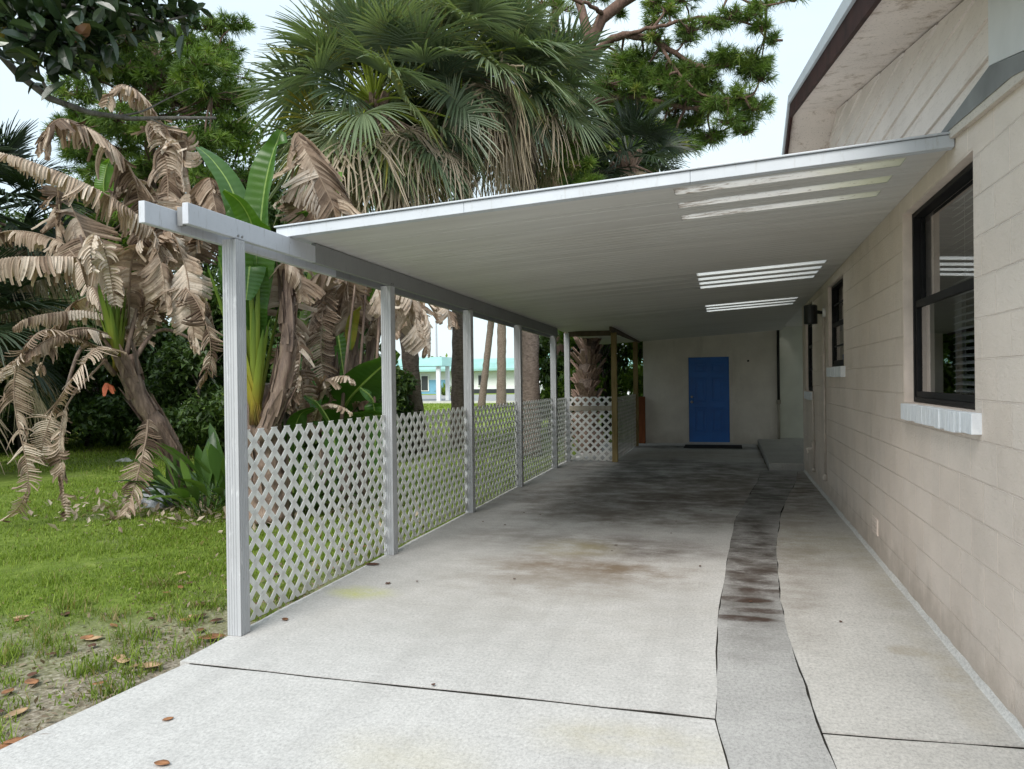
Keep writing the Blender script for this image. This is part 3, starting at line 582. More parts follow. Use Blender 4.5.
def post(y,x=-2.93,w=.095,zt=None,mat='post_paint'):
    zt=zc(x,y)-.17 if zt is None else zt; h=w/2; pts=[]
    nf=4
    def edge(a,b):
        a=np.array(a);b=np.array(b);d=(b-a);nn=np.array([-d[1],d[0]])/np.linalg.norm(d); o=[]
        ts=np.linspace(.12,.88,nf*2+1)
        o.append(a)
        for q in range(nf):
            t0,t1=ts[2*q],ts[2*q+1]; e=.03
            o+= [a+d*t0,a+d*(t0+e)+nn*.004,a+d*(t1-e)+nn*.004,a+d*t1]
        return o
    c=[(-h,-h),(h,-h),(h,h),(-h,h)]
    for i in range(4): pts+=edge(c[i],c[(i+1)%4])
    P=np.array([(x+p[0],y+p[1],.0) for p in pts]); g=Geo(); P[:,2]=.002
    n=len(P); T=P.copy(); T[:,2]=zt; ctr=np.array([[x,y,zt],[x,y,.002]])
    g.add(np.vstack([P,T,ctr]),[(i,(i+1)%n,(i+1)%n+n,i+n) for i in range(n)],[(i+n,(i+1)%n+n,2*n) for i in range(n)])
    return build('post',g,M[mat],carport)
PY=[4.12,6.36,8.58,10.81,13.18,14.38]
for i,y in enumerate(PY): post(y,zt=2.428-.0133*(y-4.66) if i<5 else zc(-2.93,y)-.02)
for y in PY[:3]:
    zt=2.45-.0133*(y-4.66)
    for dy in (-.02,.02): g=Geo(); g.cyl((-2.885,y+dy,zt),(-2.877,y+dy,zt),.007,8); build('bolt',g,M['dark_flashing'],carport)
WPX=-2.03
g=Geo(); g.box(WPX-.05,WPX+.05,14.28,14.38,.001,2.42); build('wood_post',g,M['treated_wood'],carport,bevel=.004)
g=Geo(); g.box(WPX-.05,WPX+.05,17.75,17.85,.001,2.40); build('wood_post',g,M['treated_wood'],carport,bevel=.004)
g=Geo(); g.box(WPX-.02,WPX+.02,13.9,18.6,2.405,2.5); build('wood_beam',g,M['dark_beam_wood'],carport,bevel=.004)
g=Geo(); g.box(-2.9,WPX-.055,14.34,14.38,2.36,2.46); build('wood_beam',g,M['dark_beam_wood'],carport,bevel=.004)
g=Geo(); g.box(-2.05,-1.9,18.5,18.62,.001,1.12); o=build('wood_post',g,M['red_wood'],loc=(-1.97,18.56,0),bevel=.006); tag(o,'short reddish brown timber post against the cream shed wall','wooden post')

# lattice ------------------------------------------------------------
def clip(poly,W,H):
    for (ax,lim,sg) in ((0,0,1),(0,W,-1),(1,0,1),(1,H,-1)):
        out=[]
        for i in range(len(poly)):
            a,b=poly[i],poly[(i+1)%len(poly)]; da=(a[ax]-lim)*sg; db=(b[ax]-lim)*sg
            if da>=0: out.append(a)
            if da*db<0: t=da/(da-db); out.append((a[0]+(b[0]-a[0])*t,a[1]+(b[1]-a[1])*t))
        poly=out
        if len(poly)<3: return []
    return poly
def lattice(p0,p1,z0,z1,label,mat='lattice_vinyl',rail=None,ph=0.0,name='lattice_panel'):
    p0=np.array(p0,float); p1=np.array(p1,float); W=np.linalg.norm(p1-p0); u=(p1-p0)/W; nn=np.array([-u[1],u[0]]); H=z1-z0
    g=Geo(); sp=.155; hw=.042/math.sqrt(2)
    for lay,sgn in ((0,1),(1,-1)):
        c=-H-sp+ph
        while c<W+H+sp:
            q=[(c-hw,0-.1),(c+hw,-.1),(c+hw+sgn*(H+.2),H+.1),(c-hw+sgn*(H+.2),H+.1)]
            pl=clip(q,W,H)
            if len(pl)>=3:
                off=(lay-.5)*.0032
                P=[(*(p0+u*a+nn*(off-.0015)),z0+b) for a,b in pl]
                g.prism(P,(*(nn*.003),0))
            c+=sp
    if rail:
        za,zb=rail; g.obox((*(p0-nn*.035),z0+za),(*(u*W),0),(*(nn*.022),0),(0,0,zb-za),mat=1)
    o=build(name,g,[M[mat],M['pale_wood']],loc=(*((p0+p1)/2),0)); tag(o,label,'lattice panel','white lattice panels around the carport'); return o
h=.05; LX=-2.955
lattice((LX,PY[0]+h),(LX,PY[1]-h),.03,1.255,'white lattice panel nearest the camera, beside the front carport post')
lattice((LX,PY[1]+h),(LX,PY[2]-h),.03,1.25,'second white lattice panel from the front, just behind the second carport post',ph=.05)
lattice((LX,PY[2]+h),(LX,PY[3]-h),.02,1.24,'white lattice panel between the third and fourth carport posts',ph=.02)
lattice((LX,PY[3]+h),(LX,PY[4]-h),.02,1.23,'white lattice panel between the fourth and fifth carport posts',ph=.1)
lattice((LX,PY[4]+h),(LX,PY[5]-h),.02,1.21,'narrow white lattice panel at the far end of the post row',ph=.07)
lattice((-2.88,14.33),(WPX-.055,14.33),.02,1.22,'white lattice panel facing the camera before the boot-covered palm',rail=(.94,1.03),ph=.03)
lattice((WPX,14.40),(WPX,17.74),.02,1.2,'greyish lattice panel running from the wooden post towards the shed',mat='old_lattice')
# ------------------------------------------------------------------ VEGETATION
def px(pts):
    """[(px,py,depth),...] to points of the place"""
    return np.array([at(*p) for p in pts])
VIEW=_F
def midside(P,roll=0.0,ref=None):
    T=nrm(np.gradient(P,axis=0)); ref=np.array([0,0,1.0]) if ref is None else ref
    S=np.cross(T,ref); bad=np.linalg.norm(S,axis=1)<.35
    S[bad]=np.cross(T[bad],nrm(np.cross(_R,[0,0,1.0])+np.array([.3,.2,0]))); S=nrm(S)
    for i in range(1,len(S)):
        if S[i]@S[i-1]<0: S[i]*=-1
    N=np.cross(S,T)
    c,s=math.cos(roll),math.sin(roll)
    return T,S*c+N*s,N*c-S*s
def dead_leaf(path,L,seed,w=.045,grav=1.0,ang=.45,tear=.3,thin=1.0,roll=0.0,rib=.014,droop0=0.2,curl=.5,both=(1,-1),k=7):
    """one dry torn banana leaf: bare midrib with pleated, hanging strips on either side"""
    r=np.random.default_rng(seed); g=Geo(); sheet=w>=.075; w=.034 if sheet else (w*.8 if w>.04 else w); lt=r.normal(0,.15)
    Ltot=np.linalg.norm(np.diff(path,axis=0),axis=1).sum(); n=max(8,int(Ltot/(w*.82))); P=spline(path,n); T,S,N=midside(P,roll)
    tt=np.linspace(0,1,n); g.tube(P,rib*(1.15-.9*tt),6,0,col=(.35,.5,.5))
    prof=np.clip(np.sin(np.pi*np.clip(.06+.9*tt,0,1)),.05,1)**.55
    for sd in both:
        grp=np.cumsum(r.random(n)<(.13 if sheet else .3)); ng=grp.max()+1
        ga=r.normal(0,.22,ng)[grp]; gl=r.uniform(.6,1.25 if sheet else 1.15,ng)[grp]*r.uniform(*((.96,1.04) if sheet else (.82,1.12)),n); gg=r.uniform(.6,1.5,ng)[grp]; gt=r.random(ng)[grp]
        gt2=r.normal(0,.5,ng)[grp]; keep=r.random(ng)[grp]>tear*.5
        first=np.searchsorted(grp,np.arange(ng)); cnt=np.bincount(grp,minlength=ng); qloc=((np.arange(n)-first[grp])/np.maximum(cnt[grp]-1,1)*2-1)*(cnt[grp]>2)
        pc=r.normal(0,1,ng)[grp]; ph=r.uniform(0,6,ng)[grp]
        a=ang+ga; d=S*sd*np.cos(a)[:,None]+T*np.sin(a)[:,None]-np.array([0,0,1])*droop0
        d=nrm(d+r.normal(0,.035,(n,3))); ln=L*prof*gl; st=ln/(k-1)
        pts=[P+S*sd*rib*.4]; cr=r.normal(0,1,(ng,3))[grp]*curl*.1
        for q in range(k-1):
            d=nrm(d+np.array([0,0,-1])*(grav*gg*.26)[:,None]+cr*(1+q*.45)+r.normal(0,.022,(n,3)))
            pts.append(pts[-1]+d*st[:,None])
        C=np.stack(pts,1)
        if sheet:
            kk=np.linspace(0,1,k)[None]; am=(L*.16*kk**1.2)*(1+.0*qloc[:,None])
            off=(qloc[:,None]**2*pc[:,None]*.9+.45*np.sin(qloc[:,None]*3+kk*5+ph[:,None])+.3*np.sin(kk*9+ph[:,None]*2))*am
            C=C+N[:,None]*off[...,None]-T[:,None]*(qloc[:,None]*kk*L*.10*np.abs(pc[:,None]))[...,None]
        D=nrm(np.gradient(C,axis=1))
        # strip width runs along the midrib, twisting to the tip
        Wd=T[:,None]*np.ones((1,k,1)); Wd=nrm(Wd-D*np.sum(Wd*D,-1,keepdims=True)); Nn=np.cross(D,Wd)
        tw=gt2[:,None]*np.linspace(0,1,k)[None]**1.8*1.5*curl; Sx=Wd*np.cos(tw)[...,None]+Nn*np.sin(tw)[...,None]; Nx=np.cross(D,Sx)
        tp=np.linspace(0,1,k)[None]; en=r.uniform(*((.6,1.0) if sheet else (.2,.9)),ng)[grp][:,None]; hw=w*.52*thin*(1-(1-en)*tp**2.2)*r.uniform(.85,1.15,n)[:,None]
        tint=np.clip(.47+lt+.6*(gt-.5)+r.normal(0,.1,n),0,1)
        g.ribbons(C[keep],Sx[keep],hw[keep],Nx[keep],(.16 if sheet else .7)*np.sign(.5-r.random()),tint[keep])
    return g
def green_leaf(path,L,seed,roll=0.0,cup=.35,tint=.5,wave=.05,k=26,m=5,rib=.016,tears=0):
    r=np.random.default_rng(seed); g=Geo(); P=spline(path,k); T,S,N=midside(P,roll); tt=np.linspace(0,1,k)
    prof=np.clip(np.sin(np.pi*np.clip(.03+.955*tt,0,1)),.02,1)**.48
    cols=[];us=np.linspace(-1,1,2*m+1); ph=r.random()*6
    for u in us:
        a=abs(u); off=S*(u*L*prof)[:,None]*math.cos(cup)+N*(a**1.2*L*prof*math.sin(cup))[:,None]-N*(a**3*L*.18*prof)[:,None]
        off+=N*(wave*L*a*np.sin(tt*23+ph+u*2))[:,None]
        cols.append(P+off)
    V=np.stack(cols,1); c=len(us); ii=np.arange(k-1)[:,None]*c+np.arange(c-1)[None]
    C=np.stack([np.full((k,c),tint)+r.normal(0,.03,(k,1)),np.broadcast_to(tt[:,None],(k,c)),np.broadcast_to(((us+1)/2)[None],(k,c))],-1)
    g.add(V.reshape(-1,3),np.stack([ii,ii+1,ii+c+1,ii+c],-1).reshape(-1,4),col=C.reshape(-1,3))
    g.tube(P-N*rib*.6,rib*(1.1-.9*tt),6,0,col=(tint,.5,.5))
    return g
def sheath(base,top,n,spread,length,seed,w=.05):
    """upright V of leaf stalks bursting from the top of the stem"""
    r=np.random.default_rng(seed); g=Geo(); ax=top-base; ax=ax/np.linalg.norm(ax); k=9
    az=r.uniform(0,6.28,n); el=r.uniform(.1,1,n)*spread; A=nrm(np.cross(ax,[0.3,1,0.2])); B=np.cross(ax,A)
    lean=(A[None]*np.cos(az)[:,None]+B[None]*np.sin(az)[:,None]); ln=length*r.uniform(.55,1.1,n)
    t=np.linspace(0,1,k); C=base[None,None]+lean[:,None]*(.03+np.tan(el)[:,None]*ln[:,None]*t[None]**1.15)[...,None]+ax[None,None]*(ln[:,None]*t[None])[...,None]
    D=nrm(np.gradient(C,axis=1)); S=nrm(np.cross(D,np.broadcast_to(lean[:,None],D.shape))); N=np.cross(S,D)
    hw=w*np.interp(t,[0,.25,.8,1],[1.0,.9,.5,.12])[None]*r.uniform(.7,1.1,n)[:,None]
    g.ribbons(C,S,hw,-N,.7,r.random(n)); return g
def stem(path,r0,r1,seed,n=26):
    r=np.random.default_rng(seed); P=spline(path,n); rad=np.linspace(r0,r1,n)*(1+.06*np.sin(np.arange(n)*1.9)+.05*r.random(n))
    g=Geo(); g.tube(P,rad,14,0,.06,r,col=(.2,.5,.5))
    # old sheath flakes
    m=46; q=r.integers(2,n-3,m); az=r.uniform(0,6.28,m); T=nrm(np.gradient(P,axis=0)); A=nrm(np.cross(T,[0.2,1,.1])); B=np.cross(T,A)
    o=A[q]*np.cos(az)[:,None]+B[q]*np.sin(az)[:,None]; t=np.linspace(0,1,5); ln=r.uniform(.15,.5,m)
    C=P[q][:,None]+o[:,None]*(rad[q][:,None]*.96+ (ln*.12)[:,None]*t[None]**2)[...,None]+T[q][:,None]*(ln[:,None]*t[None])[...,None]
    D=nrm(np.gradient(C,axis=1)); S=nrm(np.cross(D,np.broadcast_to(o[:,None],D.shape))); hw=r.uniform(.02,.06,m)[:,None]*np.array([1,.95,.8,.5,.15])[None]
    g.ribbons(C,S,hw,np.cross(S,D),.5,r.random(m)*.5); return g
DEAD,GREEN=M['banana_dead'],M['banana_green']

# leaning banana, left ------------------------------------------------
bl=thing('banana_plant','leaning banana plant hung with dry brown torn leaves, left of the front carport post','banana plant',gnd(188,10.2,-.03))
build('pseudostem',stem(px([(192,512,10.2),(178,462,10.0),(162,432,9.9),(140,398,9.8),(124,356,9.7)]),.108,.115,1),M['banana_stem'],bl,True)
cb=at(118,372,9.75)
build('leaf_sheath',sheath(cb,at(110,270,9.5),26,.26,1.05,2,.055),M['sheath_green'],bl,True)
g=Geo()
for i,(a,b_,c_) in enumerate([((128,380,9.7),(95,330,9.5),(60,345,9.2)),((120,365,9.7),(100,300,9.6),(80,235,9.5)),((125,360,9.7),(140,300,9.8),(165,230,9.8)),((115,375,9.7),(85,345,9.4),(62,400,9.0)),((130,365,9.7),(160,330,10),(205,345,10))]):
    P=spline(px([a,b_,c_]),14); g.tube(P,np.linspace(.035,.015,14),7)
build('leaf_stalks',g,M['banana_stem'],bl,True)
LEFT=[ # path, half width, options
 ([(138,250,9.7),(140,205,9.7),(128,165,9.5),(104,138,9.3),(80,124,9.1),(60,119,8.9),(47,130,8.8),(44,150,8.8)],.42,dict(w=.05,grav=1.15,ang=.2,droop0=.45,tear=.1,both=(1,-1))),
 ([(160,250,9.9),(168,205,9.9),(166,160,9.9),(156,120,9.8),(144,97,9.7),(125,85,9.5),(112,90,9.4),(107,105,9.4)],.36,dict(w=.055,grav=.9,ang=.15,droop0=.3,tear=.1)),
 ([(165,262,9.6),(150,228,9.5),(117,201,9.2),(77,180,9.0),(42,166,8.8),(20,158,8.7),(3,154,8.7)],.34,dict(w=.05,grav=1.5,ang=.35,droop0=.5,tear=.15)),
 ([(120,285,9.6),(100,262,9.3),(70,257,9.1),(40,257,8.9),(10,258,8.8),(-25,266,8.7)],.34,dict(w=.05,grav=1.6,ang=.2,droop0=.7,tear=.2)),
 ([(100,300,9.9),(70,250,10.1),(45,236,10.2),(20,231,10.2),(0,233,10.2),(-15,245,10.2)],.30,dict(w=.05,grav=1.3,ang=.3,droop0=.5)),
 ([(110,300,10),(80,225,10.3),(60,190,10.3),(56,215,10.2),(57,250,10.2)],.42,dict(w=.11,grav=.5,ang=.5,tear=.5,curl=.8)),
 ([(112,318,9.7),(85,311,9.5),(55,313,9.3),(30,318,9.2),(16,327,9.2)],.2,dict(w=.04,grav=1.3,ang=.3,droop0=.5,tear=.2)),
 ([(110,335,9.6),(85,328,9.2),(60,334,8.9),(35,347,8.7),(12,362,8.6),(-8,378,8.5)],.26,dict(w=.05,grav=1.0,ang=.4,droop0=.4,curl=.7)),
 ([(116,305,9.5),(108,260,9.3),(97,235,9.2),(90,248,9.1),(92,270,9.1)],.24,dict(w=.06,grav=.6,ang=.2)),
 ([(118,352,9.6),(98,348,9.1),(76,374,8.9),(56,405,8.8),(44,440,8.8),(40,462,8.8)],.30,dict(w=.03,grav=.35,ang=.1,thin=.55,tear=.1,droop0=.1,curl=.5)),
 ([(100,348,9.5),(50,330,8.8),(24,350,8.6),(14,382,8.6),(17,420,8.6),(25,455,8.6),(28,485,8.6),(18,508,8.6),(2,520,8.6)],.27,dict(w=.032,grav=.5,ang=.25,thin=.6,tear=.2,curl=.9)),
 ([(105,360,9.4),(70,400,8.9),(60,435,8.8),(61,465,8.8),(64,495,8.8),(66,518,8.8)],.17,dict(w=.05,grav=.4,ang=.5,tear=.9,curl=1.0)),
 ([(148,420,9.7),(146,440,9.5),(139,470,9.3),(131,498,9.2),(124,514,9.1),(104,520,9.0)],.26,dict(w=.03,grav=.25,ang=.45,thin=.55,tear=.1,droop0=.05)),
 ([(140,330,9.9),(172,265,10),(190,210,10),(186,170,10),(168,140,9.9),(150,122,9.8)],.42,dict(w=.12,grav=.75,ang=.3,tear=.2,curl=.8)),
 ([(145,330,10),(195,255,10.1),(212,205,10),(209,178,9.9),(214,200,9.8),(222,240,9.7)],.30,dict(w=.10,grav=.9,ang=.4,tear=.2,curl=.7)),
 ([(140,340,9.9),(150,260,9.8),(170,232,9.7),(186,270,9.6),(192,320,9.5),(196,352,9.5)],.36,dict(w=.10,grav=.8,ang=.4,tear=.3,curl=.8)),
 ([(135,345,9.9),(168,285,9.7),(192,295,9.5),(208,330,9.4),(210,362,9.4),(200,385,9.4)],.30,dict(w=.05,grav=.45,ang=.3,thin=.7,tear=.3)),
 ([(128,330,9.8),(132,260,9.6),(148,238,9.5),(162,268,9.4),(166,310,9.4)],.34,dict(w=.08,grav=.9,ang=.4,tear=.3,curl=.8)),
 ([(130,345,10.2),(150,300,10.6),(180,290,10.8),(205,300,10.9),(215,330,10.9)],.3,dict(w=.06,grav=.9,ang=.3,tear=.4)),
 ([(125,340,10.2),(110,300,10.6),(80,300,10.8),(55,330,10.8),(40,370,10.8)],.3,dict(w=.05,grav=.9,ang=.3,tear=.4)),
 ([(150,270,9.9),(160,215,9.9),(150,185,9.8),(128,180,9.7),(112,195,9.6)],.34,dict(w=.09,grav=.8,ang=.3,tear=.2,curl=.8)),
 ([(155,260,10),(178,190,10.1),(186,150,10.1),(178,128,10),(165,128,9.9)],.34,dict(w=.11,grav=.7,ang=.3,tear=.2,curl=.9)),
]
for i,(p,L,o) in enumerate(LEFT): build('dead_leaf',dead_leaf(px(p),L,100+i,**o),DEAD,bl,False)
build('green_leaf',green_leaf(px([(112,215,10.1),(104,190,10),(106,170,10),(110,158,10)]),.12,5,tint=.75),GREEN,bl,True)

# banana behind the front post -----------------------------------------
bm=thing('banana_plant','banana plant with upright green leaves behind the front lattice panel','banana plant',gnd(268,8.7,-.03))
build('pseudostem',stem(px([(268,520,8.7),(266,470,8.7),(262,420,8.65),(258,385,8.6)]),.27,.16,11),M['banana_stem'],bm,True)
build('leaf_sheath',sheath(at(256,425,8.45),at(250,300,8.35),34,.24,1.75,12,.07),M['sheath_green'],bm,True)
build('pseudostem',stem(px([(262,440,8.35),(280,390,8.35),(288,330,8.4),(287,270,8.5)]),.10,.05,13),M['banana_stem'],bm,True)
MG=[([(258,330,8.5),(260,240,8.5),(264,195,8.5),(271,160,8.5),(281,131,8.5)],.27,dict(roll=.9,cup=.6,tint=.55)),
    ([(255,330,8.6),(245,235,8.7),(232,190,8.8),(214,162,8.9),(198,147,9.0)],.17,dict(roll=.5,cup=.3,tint=.4)),
    ([(252,330,8.3),(256,260,8.2),(252,225,8.1),(240,202,8.0),(224,190,7.9)],.20,dict(roll=-.3,cup=.5,tint=.6)),
    ([(254,340,8.4),(243,300,8.3),(238,255,8.2),(236,225,8.2),(238,205,8.2)],.22,dict(roll=.3,cup=.4,tint=.5)),
    ([(262,330,8.7),(275,260,8.8),(286,225,8.8),(297,215,8.8),(307,211,8.7)],.15,dict(roll=.2,cup=.6,tint=.35)),
    ([(300,340,9.3),(322,250,9.4),(331,212,9.4),(337,190,9.4),(341,172,9.4)],.14,dict(roll=1.0,cup=.4,tint=.88)),
    ([(255,345,8.4),(250,300,8.2),(250,265,8.1),(246,300,8.0)],.2,dict(roll=.2,cup=.3,tint=.5)),]
for i,(p,L,o) in enumerate(MG): build('green_leaf',green_leaf(px(p),L,200+i,**o),GREEN,bm,True)
MD=[([(340,245,9),(336,215,9),(325,188,8.95),(312,162,8.9),(304,147,8.9),(297,133,8.9)],.62,dict(w=.10,grav=.45,ang=-.25,tear=.05,curl=.4,droop0=.25,roll=1.25)),
    ([(342,245,9.1),(334,210,9.1),(322,180,9.05),(308,152,9),(298,136,9)],.5,dict(w=.10,grav=.6,ang=-.2,tear=.1,curl=.5,droop0=.4,roll=.7)),
    ([(265,340,8.6),(268,285,8.5),(285,262,8.4),(300,275,8.3),(302,300,8.3)],.34,dict(w=.12,grav=.9,ang=.3,curl=.7)),
    ([(290,350,9),(305,250,9),(300,215,9),(290,195,8.9),(275,205,8.9)],.3,dict(w=.1,grav=.8,ang=.3,curl=.7,tear=.3)),
    ([(275,360,8.7),(290,330,8.5),(300,350,8.4),(296,385,8.4),(288,410,8.4)],.24,dict(w=.06,grav=.8,ang=.4,curl=.9,tear=.4)),]
for i,(p,L,o) in enumerate(MD): build('dead_leaf',dead_leaf(px(p),L,220+i,**o),DEAD,bm,False)

# banana clump between first and second posts ----------------------------
bc=thing('banana_plant','banana plant with broad dark leaf and shredded tan leaves between first two posts','banana plant',gnd(345,9.9,-.03))
for q,(x,tx,d) in enumerate([(345,350,9.9),(362,372,10.2),(325,318,9.8)]):
    build('pseudostem',stem(px([(x,498,d),(x+2,440,d),(x+6,370,d),(tx+10,300,d),(tx+12,260,d)]),.075,.04,30+q),M['banana_stem'],bc,True)
CD=[([(335,330,9.6),(326,292,9.4),(322,318,9.2),(321,350,9.1),(324,378,9.1),(332,400,9.1)],.26,dict(w=.035,grav=.2,ang=.5,thin=.6,tear=.1,droop0=.0)),
    ([(340,320,9.6),(325,300,9.4),(312,320,9.2),(306,352,9.1),(304,385,9.1)],.28,dict(w=.08,grav=.9,ang=.4,curl=1.0,tear=.4)),
    ([(350,330,9.6),(345,285,9.4),(330,272,9.2),(312,278,9.1),(300,300,9.1)],.36,dict(w=.13,grav=.9,ang=.3,curl=.6)),
    ([(352,330,9.7),(355,285,9.5),(362,268,9.3),(375,280,9.2),(383,310,9.2)],.36,dict(w=.13,grav=.9,ang=.3,curl=.6)),
    ([(365,340,10),(385,300,10),(400,285,10),(412,300,10),(418,335,10)],.34,dict(w=.10,grav=1.0,ang=.3,curl=.7)),
    ([(392,330,11),(402,300,11),(414,295,11),(424,320,11),(428,352,11)],.42,dict(w=.13,grav=1.0,ang=.3,curl=.7)),
    ([(395,335,11.4),(415,305,11.4),(435,298,11.4),(447,308,11.3),(452,325,11.3)],.4,dict(w=.12,grav=1.0,ang=.3,curl=.8)),
    ([(370,340,10.2),(360,295,10),(340,285,9.9),(325,300,9.8),(318,340,9.8)],.34,dict(w=.12,grav=.9,ang=.3,curl=.8)),
    ([(318,400,9.2),(322,384,9.0),(332,378,8.9),(345,376,8.8),(352,380,8.8)],.22,dict(w=.16,grav=.3,ang=.9,curl=.3,tear=0)),
    ([(316,420,9.2),(320,408,9.0),(330,404,8.9),(342,407,8.8),(350,412,8.8)],.16,dict(w=.14,grav=.3,ang=.9,curl=.3,tear=0)),
    ([(310,440,9.2),(304,400,9),(300,370,8.9),(296,395,8.9),(293,425,8.9)],.22,dict(w=.05,grav=.8,ang=.4,curl=1.1,tear=.5)),
    ([(355,440,9.6),(352,415,9.4),(362,402,9.3),(376,404,9.2),(384,414,9.2)],.18,dict(w=.09,grav=.8,ang=.4,curl=.7)),]
for i,(p,L,o) in enumerate(CD): build('dead_leaf',dead_leaf(px(p),L,250+i,**o),DEAD,bc,False)
g=Geo()
for a_,b_,d_ in ((340,354,9.2),(352,371,9.4),(371,379,9.3)):
    P=spline(px([(a_,450,d_),((a_+b_)/2-5+(a_*3)%9,375,d_),(b_+(a_*5)%11-5,285,d_+.1)]),14); g.tube(P,np.linspace(.028,.012,14),7,col=(.45+.35*((a_*7)%10)/10,.5,.5))
build('leaf_stalks',g,M['banana_stem'],bc,True)
CG=[([(338,470,8.9),(332,430,8.8),(318,405,8.7),(304,396,8.65)],.13,dict(roll=.4,cup=.3,tint=.45)),([(372,470,9.0),(376,430,8.9),(372,400,8.8),(360,388,8.8)],.13,dict(roll=.5,cup=.3,tint=.4)),([(300,470,8.9),(294,440,8.8),(300,415,8.7),(314,408,8.7)],.12,dict(roll=.5,cup=.3,tint=.5)),([(335,440,9.6),(346,405,9.3),(362,385,9.1),(380,368,9.0),(398,352,9.0)],.30,dict(roll=.5,cup=.15,tint=.22)),
    ([(345,445,9.4),(352,425,9.1),(368,416,8.9),(384,416,8.8),(398,424,8.8)],.16,dict(roll=.3,cup=.3,tint=.2)),
    ([(350,380,10.2),(360,330,10.2),(370,300,10.2),(378,280,10.2)],.14,dict(roll=.7,tint=.4)),
    ([(345,380,10.4),(335,320,10.4),(322,290,10.4),(310,275,10.4)],.2,dict(roll=.4,tint=.3)),
    ([(350,350,9.6),(352,325,9.5),(356,312,9.4),(362,306,9.4)],.08,dict(roll=.2,tint=.98)),
    ([(330,440,10.3),(310,390,10.4),(290,360,10.5),(275,345,10.6)],.22,dict(roll=.4,tint=.25)),]
for i,(p,L,o) in enumerate(CG): build('green_leaf',green_leaf(px(p),L,270+i,**o),GREEN,bc,True)

# strap leaved clumps ----------------------------------------------------
def strap_clump(base,n,length,w,seed,label,cat='plant',name='strap_leaf_plant',mat='strap_leaf',droop=.9,spread=1.0,group=None,pet=False):
    r=np.random.default_rng(seed); k=9; az=r.uniform(0,6.283,n); el=R_(88)-r.random(n)**.8*R_(60)*spread; ln=length*r.uniform(.55,1.1,n); t=np.linspace(0,1,k)
    out=np.stack([np.cos(az),np.sin(az),0*az],1); b=np.asarray(base)[None]+out*r.uniform(0,.22,n)[:,None]*spread
    C=b[:,None]+out[:,None]*(np.cos(el)*ln)[:,None,None]*t[None,:,None]+np.array([0,0,1.0])*((np.sin(el)*ln)[:,None]*t[None]-(droop*ln*.5*np.cos(el))[:,None]*t[None]**2.3)[...,None]
    C[...,2]=np.maximum(C[...,2],-.03+.004)
    D=nrm(np.gradient(C,axis=1)); S=nrm(np.cross(D,np.broadcast_to(np.array([0,0,1.0]),D.shape)+out[:,None]*.05)); N=np.cross(S,D)
    hw=w*(np.interp(t,[0,.34,.42,.6,.8,.93,1],[.12,.12,.3,1,.92,.5,.06]) if pet else np.sin(np.pi*np.clip(.1+.88*t,0,1))**.7)[None]*r.uniform(.6,1.15,n)[:,None]
    g=Geo(); g.ribbons(C,S,hw,N,.35,r.random(n)); o=build(name,g,M[mat],loc=base,smooth=True); tag(o,label,cat,group); return o
strap_clump(gnd(203,9.3,-.03),34,1.15,.085,1,'broad leaved green clump just left of the front carport post','plant',droop=.75,pet=True)
strap_clump(gnd(228,9.6,-.03),36,1.35,.095,2,'broad leaved green clump right behind the front carport post','plant',droop=.6,pet=True)
strap_clump(gnd(176,9.9,-.03),26,.8,.04,3,'low green leafy clump at the foot of the leaning banana','plant')
strap_clump(gnd(300,9.4,-.03),40,1.0,.04,4,'leafy green clump behind the near half of the front lattice panel')
strap_clump(gnd(345,10.6,-.03),36,.95,.04,5,'leafy green clump behind the far half of the front lattice panel')
strap_clump(gnd(112,20,-.03),70,1.15,.035,6,'dark strappy clump before the far hedge, left of the leaning trunk')
strap_clump(gnd(90,21,-.03),60,1.0,.035,7,'dark strappy clump at the far left hedge foot')

